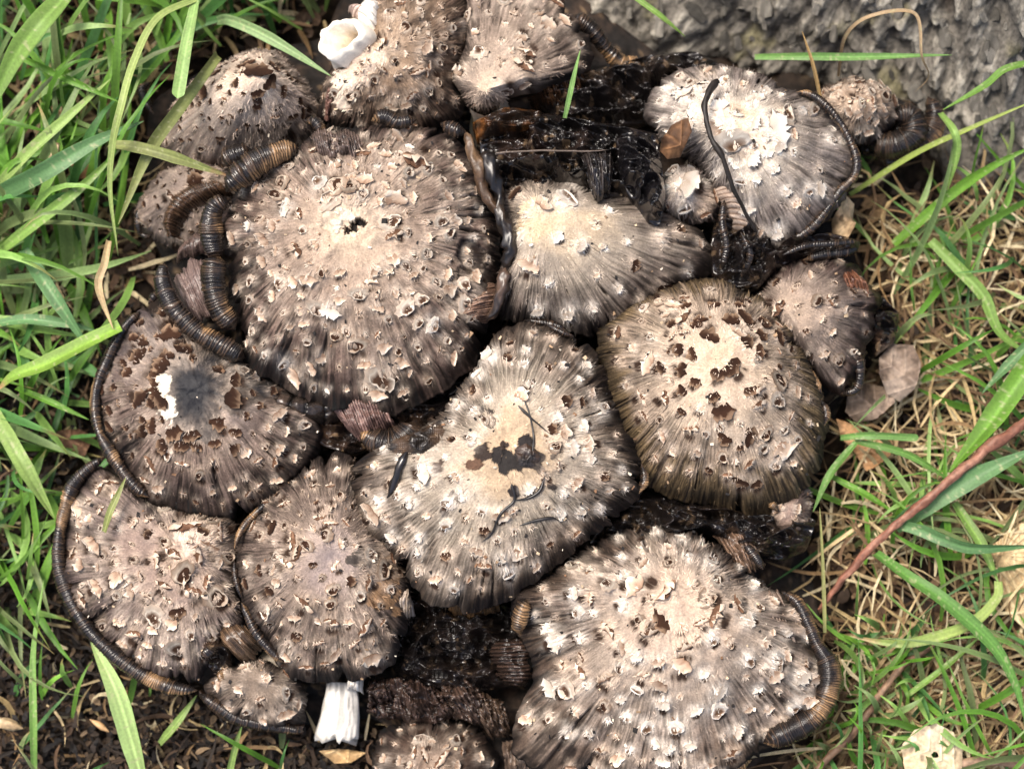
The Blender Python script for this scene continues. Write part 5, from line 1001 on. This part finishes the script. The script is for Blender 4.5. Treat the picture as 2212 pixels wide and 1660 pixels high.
BL = [
 ('broad grass blade slanting across the top left corner', [(170,-40),(130,5),(80,60),(27,133),(-20,240)], 50, [5.5, 6, 5], G1, None),
 ('long narrow blade arching down to the left of the bell shaped dome', [(430,-5),(340,40),(290,133),(262,230),(243,316),(238,416),(255,553)], 17, [5.5, 6.5, 6.8, 5.8, 4.2], GP, None),
 ('bright blade with a cut square end above the bell shaped dome', [(425,-10),(420,20),(403,100),(383,213)], 27, [5, 6.2, 6.6], (0.27, 0.42, 0.14), 'blunt'),
 ('olive blade leaning on the left side of the bell shaped dome', [(470,120),(455,140),(385,235),(320,330),(255,485)], 28, [5.4, 5.8, 5.4, 4.8], GO, None),
 ('broad dull green blade at the left, ending beside the dome', [(-30,432),(83,377),(200,310),(310,262)], 40, [3.5, 5, 5.2, 5.0], GB, None),
 ('blade with a brown tip lying over the black fold', [(235,312),(290,318),(367,337),(500,382)], 25, [5.3, 5.6, 5.7, 5.3], GO, (0.3, 0.17, 0.09)),
 ('bright green blade running down right in the upper left grass', [(40,122),(160,177),(260,222)], 18, [4.5, 5, 4.8], G3, None),
 ('pale blade running from the top edge to the toppled cap', [(470,45),(500,45),(583,83),(715,165)], 25, [3.5, 4.8, 5], (0.22, 0.33, 0.14), None),
 ('broad bright green blade with a brown frayed end at the left edge', [(260,705),(200,735),(100,786),(30,812),(-5,842)], 44, [4.5, 4.6, 4.2, 3.6], (0.20, 0.34, 0.05), (0.4, 0.27, 0.12)),
 ('grey green blade slanting down to the left rim roll', [(50,540),(117,640),(190,750)], 32, [3.4, 3.8, 3.4], GB, None),
 ('dry tan blade hanging left of the black rim roll', [(235,520),(225,570),(213,620),(245,712)], 16, [4.6, 5, 4.6], TN, None),
 ('broad pale blade at the left edge below the bright one', [(-10,890),(50,1003),(118,1120)], 36, [3.2, 3.6, 3.0], G2, None),
 ('slim green blade pointing at the rolled rim on the left', [(35,838),(110,868),(192,906)], 15, [2.6, 3, 3], G3, None),
 ('wide pale green blade rising from the bottom edge at the left', [(310,1700),(290,1620),(250,1490),(195,1380)], 47, [1.6, 2.3, 2.9, 2.4], (0.33, 0.46, 0.17), None),
 ('thin upright blade near the bottom left corner', [(74,1700),(72,1560),(73,1400),(95,1250)], 16, [1.2, 2.2, 2.4, 2.4], (0.17, 0.31, 0.07), None),
 ('short blade pointing under the grey cap fragment', [(345,1605),(385,1555),(425,1500)], 18, [1.4, 1.9, 1.9], G2, None),
 ('small upright blade at the bottom below the grey cap fragment', [(490,1690),(508,1610),(523,1565)], 15, [1.2, 1.6, 1.9], G2, None),
 ('short yellowish blade lying on the lower left cap', [(225,1148),(240,1100),(272,1030)], 15, [4.6, 4.8, 4.7], GO, None),
 ('level bright blade stretched in front of the trunk', [(1630,123),(1740,122),(1857,123),(2055,119)], 17, [3.6, 4.2, 4.2, 4.2], (0.17, 0.33, 0.09), None),
 ('single short upright blade standing in the black mass', [(1219,255),(1236,180),(1253,108)], 11, [5.3, 6.0, 6.6], (0.24, 0.42, 0.13), None),
 ('thin blade crossing the trunk at the top edge', [(1350,-20),(1420,30),(1480,80)], 12, [4.5, 4.5, 4.0], G1, None),
 ('blade curving down from the right edge across the bark', [(2240,132),(2170,150),(2124,187),(2035,238)], 16, [5, 5, 4], (0.15, 0.29, 0.05), None),
 ('hooked blade bending down beside the small black mushroom', [(2030,245),(2060,285),(2066,330),(2045,415)], 17, [3.2, 3.8, 3.4, 2.4], (0.22, 0.36, 0.09), None),
 ('long yellow green stalk rising to the right edge below the trunk', [(1835,420),(1974,333),(2100,275),(2240,215)], 13, [1.8, 3, 4, 4.8], (0.28, 0.36, 0.08), None),
 ('green blade slanting up to the right edge under the yellow stalk', [(1930,528),(2057,417),(2150,355),(2240,312)], 24, [1.8, 2.8, 3.8, 4.4], (0.13, 0.28, 0.03), None),
 ('blade running down right to the edge beside the straw tangle', [(2010,520),(2080,590),(2124,640),(2160,720),(2230,770)], 27, [2.6, 3.0, 3.0, 2.6], G1, None),
 ('blue green blade pointing down left from the right edge', [(2240,722),(2180,785),(2120,850)], 22, [3.4, 3.2, 2.8], GB, None),
 ('very broad bright green blade at the right edge above the red twig', [(2260,730),(2185,845),(2124,930),(2050,1018)], 52, [4.0, 3.6, 3.2, 2.6], (0.13, 0.28, 0.03), None),
 ('broad blue green blade crossing behind the red twig to the right edge', [(1930,1138),(1974,1106),(2074,1046),(2240,966)], 46, [2.2, 2.8, 3.2, 3.6], GB, None),
 ('short level blade with a cut end right of the dome', [(1815,945),(1880,940),(1984,945)], 16, [2.8, 3.2, 3.2], (0.14, 0.28, 0.07), 'blunt'),
 ('slender blade falling from the dome towards the red twig', [(1845,952),(1957,980),(2060,1042)], 16, [2.9, 3.0, 2.6], (0.12, 0.25, 0.05), None),
 ('bent blade dropping down along the right side of the dome', [(1848,955),(1791,1026),(1755,1105)], 17, [3.1, 3.2, 3.0], (0.13, 0.26, 0.06), None),
 ('straight blade running down right below the dome', [(1795,1028),(1865,1065),(1940,1112)], 15, [2.6, 2.8, 2.4], G3, None),
 ('long arching dark green blade at the lower right', [(1890,1195),(1960,1245),(2041,1299),(2141,1389),(2190,1473),(2215,1560)], 32, [2.8, 3.6, 3.8, 3.4, 2.8], (0.11, 0.25, 0.05), None),
 ('wavy blue green blade reaching the right edge below the broad one', [(1930,1130),(1990,1145),(2041,1166),(2107,1183),(2240,1178)], 27, [2.8, 3.3, 3.5, 3.5], GB, None),
 ('pale yellow green blade curving up through the lower right straw', [(2156,1255),(2151,1293),(2091,1349),(1974,1386),(1907,1386),(1835,1372)], 24, [2.6, 2.8, 2.9, 2.6], (0.30, 0.40, 0.11), (0.45, 0.33, 0.16)),
 ('green blade dropping to the end of the pale curved blade', [(2060,1085),(2090,1130),(2124,1183),(2156,1258)], 24, [2.4, 2.6, 2.6], G1, None),
 ('thin straight tan green stalk standing right of the bottom cap', [(1781,1365),(1777,1239),(1770,1095)], 9, [2.2, 2.8, 3.2], (0.36, 0.36, 0.14), None),
 ('thin blade slanting from the straw up to the arching dark blade', [(1960,1500),(2040,1440),(2120,1370)], 14, [2.0, 2.4, 2.6], G1, None),
 ('green blade rising left to right above the bright blade at the far left', [(-20,420),(60,330),(150,250),(240,170)], 24, [3.4, 4.4, 4.8, 4.6], G2, None),
 ('long blade crossing from the left edge under the dull broad blade', [(-20,560),(80,480),(180,400),(262,320)], 26, [3.2, 4.2, 4.6, 4.6], G1, None),
 ('dark blade lying level at the left edge above the pale broad blade', [(-10,700),(60,690),(150,700),(210,715)], 24, [2.8, 3.2, 3.0], GB, None),
 ('curled tan straw arch against the bark', [(1810,165),(1825,80),(1880,35),(1975,30),(1990,120),(2005,165),(1975,200)], 8, [2.5, 4.5, 5.5, 5.5, 5.0, 4.0, 3.2], (0.40, 0.29, 0.17), None),
 ('thin orange tan straw standing behind the whitish cap', [(1772,215),(1755,140),(1732,68)], 9, [4.2, 5.0, 5.6], (0.5, 0.33, 0.14), None),
]
for i, (lb, pts, w, z, c, extra) in enumerate(BL):
    blade(lb, pts, w, z, c, i, tip=extra if isinstance(extra, tuple) else None, blunt=(extra == 'blunt'), cat='straw' if 'straw' in lb.split()[:4] else 'grass blade')

# ------------------------------------------------------------------ dead leaves
def leaf(label, poly, zb, seed, c0, c1, curl=4.0, pleat=0, cen=None, hole=None, parent=None):
    pl = np.array([P(x, y, zb * 0.01)[:2] for x, y in poly]); c = pl.mean(0) if cen is None else P(cen[0], cen[1], zb * 0.01)[:2]
    nt = 150; th = np.linspace(-math.pi, math.pi, nt, endpoint=False); a = pl; e = np.roll(pl, -1, 0) - a
    dx, dy = np.cos(th)[:, None], np.sin(th)[:, None]; den = dx * e[None, :, 1] - dy * e[None, :, 0]; ax_, ay_ = a[None, :, 0] - c[0], a[None, :, 1] - c[1]
    with np.errstate(all='ignore'):
        t = (ax_ * e[None, :, 1] - ay_ * e[None, :, 0]) / den; s = (ax_ * dy - ay_ * dx) / den
    R = np.where((np.abs(den) > 1e-12) & (s >= 0) & (s <= 1) & (t > 0), t, 0).max(1); R *= 1 + 0.04 * (vnoise(th * 9, th * 0, seed) - 0.5)
    nr = 44; rho = np.linspace(0.004 if hole is None else hole, 1, nr); TH, RH = np.meshgrid(th, rho)
    X = c[0] + R * RH * np.cos(TH); Y = c[1] + R * RH * np.sin(TH)
    mid = np.abs((X - c[0]) * 0.6 + (Y - c[1]) * 0.8)
    vein = np.exp(-(mid / 0.0005) ** 2) + 0.8 * np.exp(-((((X - c[0]) * 0.8 - (Y - c[1]) * 0.6) + mid * 0.7) * 220 % 1 - 0.5) ** 2 / 0.006)
    if pleat: vein = np.cos(TH * pleat) ** 8
    Z = zb * 0.01 + (fbm(X * 70, Y * 70, seed, 3) - 0.5) * curl * 0.002 + RH ** 3 * curl * 0.0006 * np.sin(TH * 2 + seed) + vein * 0.0004 + (np.abs(((TH * pleat / PI) % 1) - 0.5) * 0.004 * RH if pleat else 0)
    C = mixc(np.zeros(X.shape + (3,)) + np.array(c0), c1, sstep(0.35, 0.7, fbm(X * 150, Y * 150, seed + 3, 4))); C = mixc(C, np.minimum(np.array(c1) * 1.4, 0.8), np.clip(vein, 0, 1) * 0.4)
    C = mixc(C, np.array(c0) * 0.4, sstep(0.68, 0.8, fbm(X * 420, Y * 420, seed + 5, 3)) * 0.7)
    V = np.stack([X, Y, Z], -1); V2 = V.copy(); V2[..., 2] -= 0.0003
    nv = nr * nt; f = grid_faces(nr, nt, True)
    o = obj('dead_leaf', mesh_np('dead_leaf', np.concatenate([V.reshape(-1, 3), V2.reshape(-1, 3)]), np.concatenate([f, f[:, ::-1] + nv]), np.concatenate([C.reshape(-1, 3)] * 2)), M_LEAF)
    return tag(o, label, 'leaf', 'dead leaves round the clump')
leaf('crumpled grey brown dead leaf beside the torn right hand cap', [(1900,770),(1930,740),(1970,745),(1985,790),(1975,840),(1945,865),(1915,850),(1895,810)], 2.4, 1, (0.14, 0.10, 0.075), (0.30, 0.235, 0.185))
leaf('dull brown dead leaf lying below the crumpled one at the right', [(1825,860),(1870,825),(1920,840),(1930,870),(1890,905),(1850,912),(1822,890)], 2.0, 2, (0.12, 0.085, 0.06), (0.26, 0.195, 0.15), 3)
leaf('orange tan dead leaf right of the dome', [(1800,905),(1830,915),(1870,935),(1915,945),(1920,985),(1885,1010),(1870,1018),(1850,980),(1815,950)], 1.6, 3, (0.40, 0.22, 0.10), (0.55, 0.34, 0.18), 4)
leaf('small curled tan leaf under the rim of the whitish cap', [(1800,470),(1825,420),(1850,435),(1848,480),(1825,520),(1800,510)], 3.4, 4, (0.22, 0.135, 0.07), (0.50, 0.37, 0.23), 6)
leaf('pale buff dead leaf with a hole at the bottom right', [(1950,1610),(1975,1575),(2020,1560),(2060,1580),(2085,1620),(2080,1665),(2020,1680),(1955,1660)], 2.4, 5, (0.52, 0.40, 0.26), (0.68, 0.56, 0.40), 3, cen=(2020,1630), hole=0.12)
leaf('pale pleated dead leaf at the right edge', [(2135,1180),(2200,1130),(2290,1150),(2300,1300),(2220,1370),(2170,1320),(2150,1250)], 1.4, 6, (0.46, 0.34, 0.19), (0.62, 0.49, 0.30), 3, pleat=14, cen=(2160,1200))
leaf('dark rust leaf scrap stuck in the black mass', [(1425,310),(1450,270),(1485,258),(1492,290),(1470,335),(1440,348),(1422,335)], 5.9, 7, (0.07, 0.035, 0.018), (0.22, 0.11, 0.05), 5)
leaf('reddish brown leaf half hidden in the upper left grass', [(150,340),(190,300),(225,290),(220,330),(190,380),(150,390)], 1.6, 8, (0.2, 0.09, 0.04), (0.34, 0.18, 0.09), 4)
leaf('rust coloured leaf beside the left rim roll', [(120,935),(170,925),(205,945),(190,985),(150,990)], 1.0, 9, (0.09, 0.045, 0.025), (0.2, 0.11, 0.065), 4)
leaf('brown leaf lying at the bottom edge left of the dark cap', [(690,1620),(730,1615),(790,1625),(760,1645),(720,1648)], 1.4, 10, (0.35, 0.22, 0.1), (0.6, 0.42, 0.22), 3)
leaf('tan papery leaf standing in the grass at the left', [(95,330),(110,305),(128,310),(122,345),(95,375)], 3.8, 11, (0.4, 0.28, 0.14), (0.55, 0.42, 0.26), 3)

# ------------------------------------------------------------------ twigs
def twig(label, pts, r, z, seed, col, colb):
    o = tube(None, 'twig', pts, r, z, seed, col, M_TWIG, 5, 12, 3.0, 0.2, 0.35, colb); tag(o, label, 'twig', 'twigs on the ground')
twig('long red brown twig slanting in from the right edge', [(2240,890),(2120,980),(2010,1070),(1900,1160),(1830,1240),(1765,1315)], [11, 11, 10, 9, 8, 5], [3.2, 3.4, 3.4, 3.0, 2.6, 2.2], 401, (0.20, 0.085, 0.055), (0.30, 0.15, 0.10))
twig('brown twig in the bottom right straw', [(2240,1660),(2120,1640),(1990,1675)], [10, 11, 8], [1.8, 2.0, 1.8], 402, (0.22, 0.14, 0.09), (0.36, 0.25, 0.17))
twig('bent brown twig below the right roll of the bottom cap', [(1750,1680),(1800,1620),(1850,1570),(1880,1530),(1950,1440),(2030,1385)], [9, 9, 9, 8, 7, 5], [1.8, 2.0, 2.2, 2.2, 2.0, 1.8], 403, (0.15, 0.085, 0.05), (0.26, 0.16, 0.10))
twig('pale dry stick at the lower left edge', [(-20,1555),(20,1562),(50,1572)], [11, 12, 8], [1.5, 1.6, 1.5], 404, (0.42, 0.30, 0.17), (0.58, 0.45, 0.28))
twig('small orange brown stick on the lower left soil', [(195,1550),(215,1565),(235,1580)], [5, 7, 5], 1.6, 405, (0.34, 0.2, 0.09), (0.5, 0.32, 0.16))
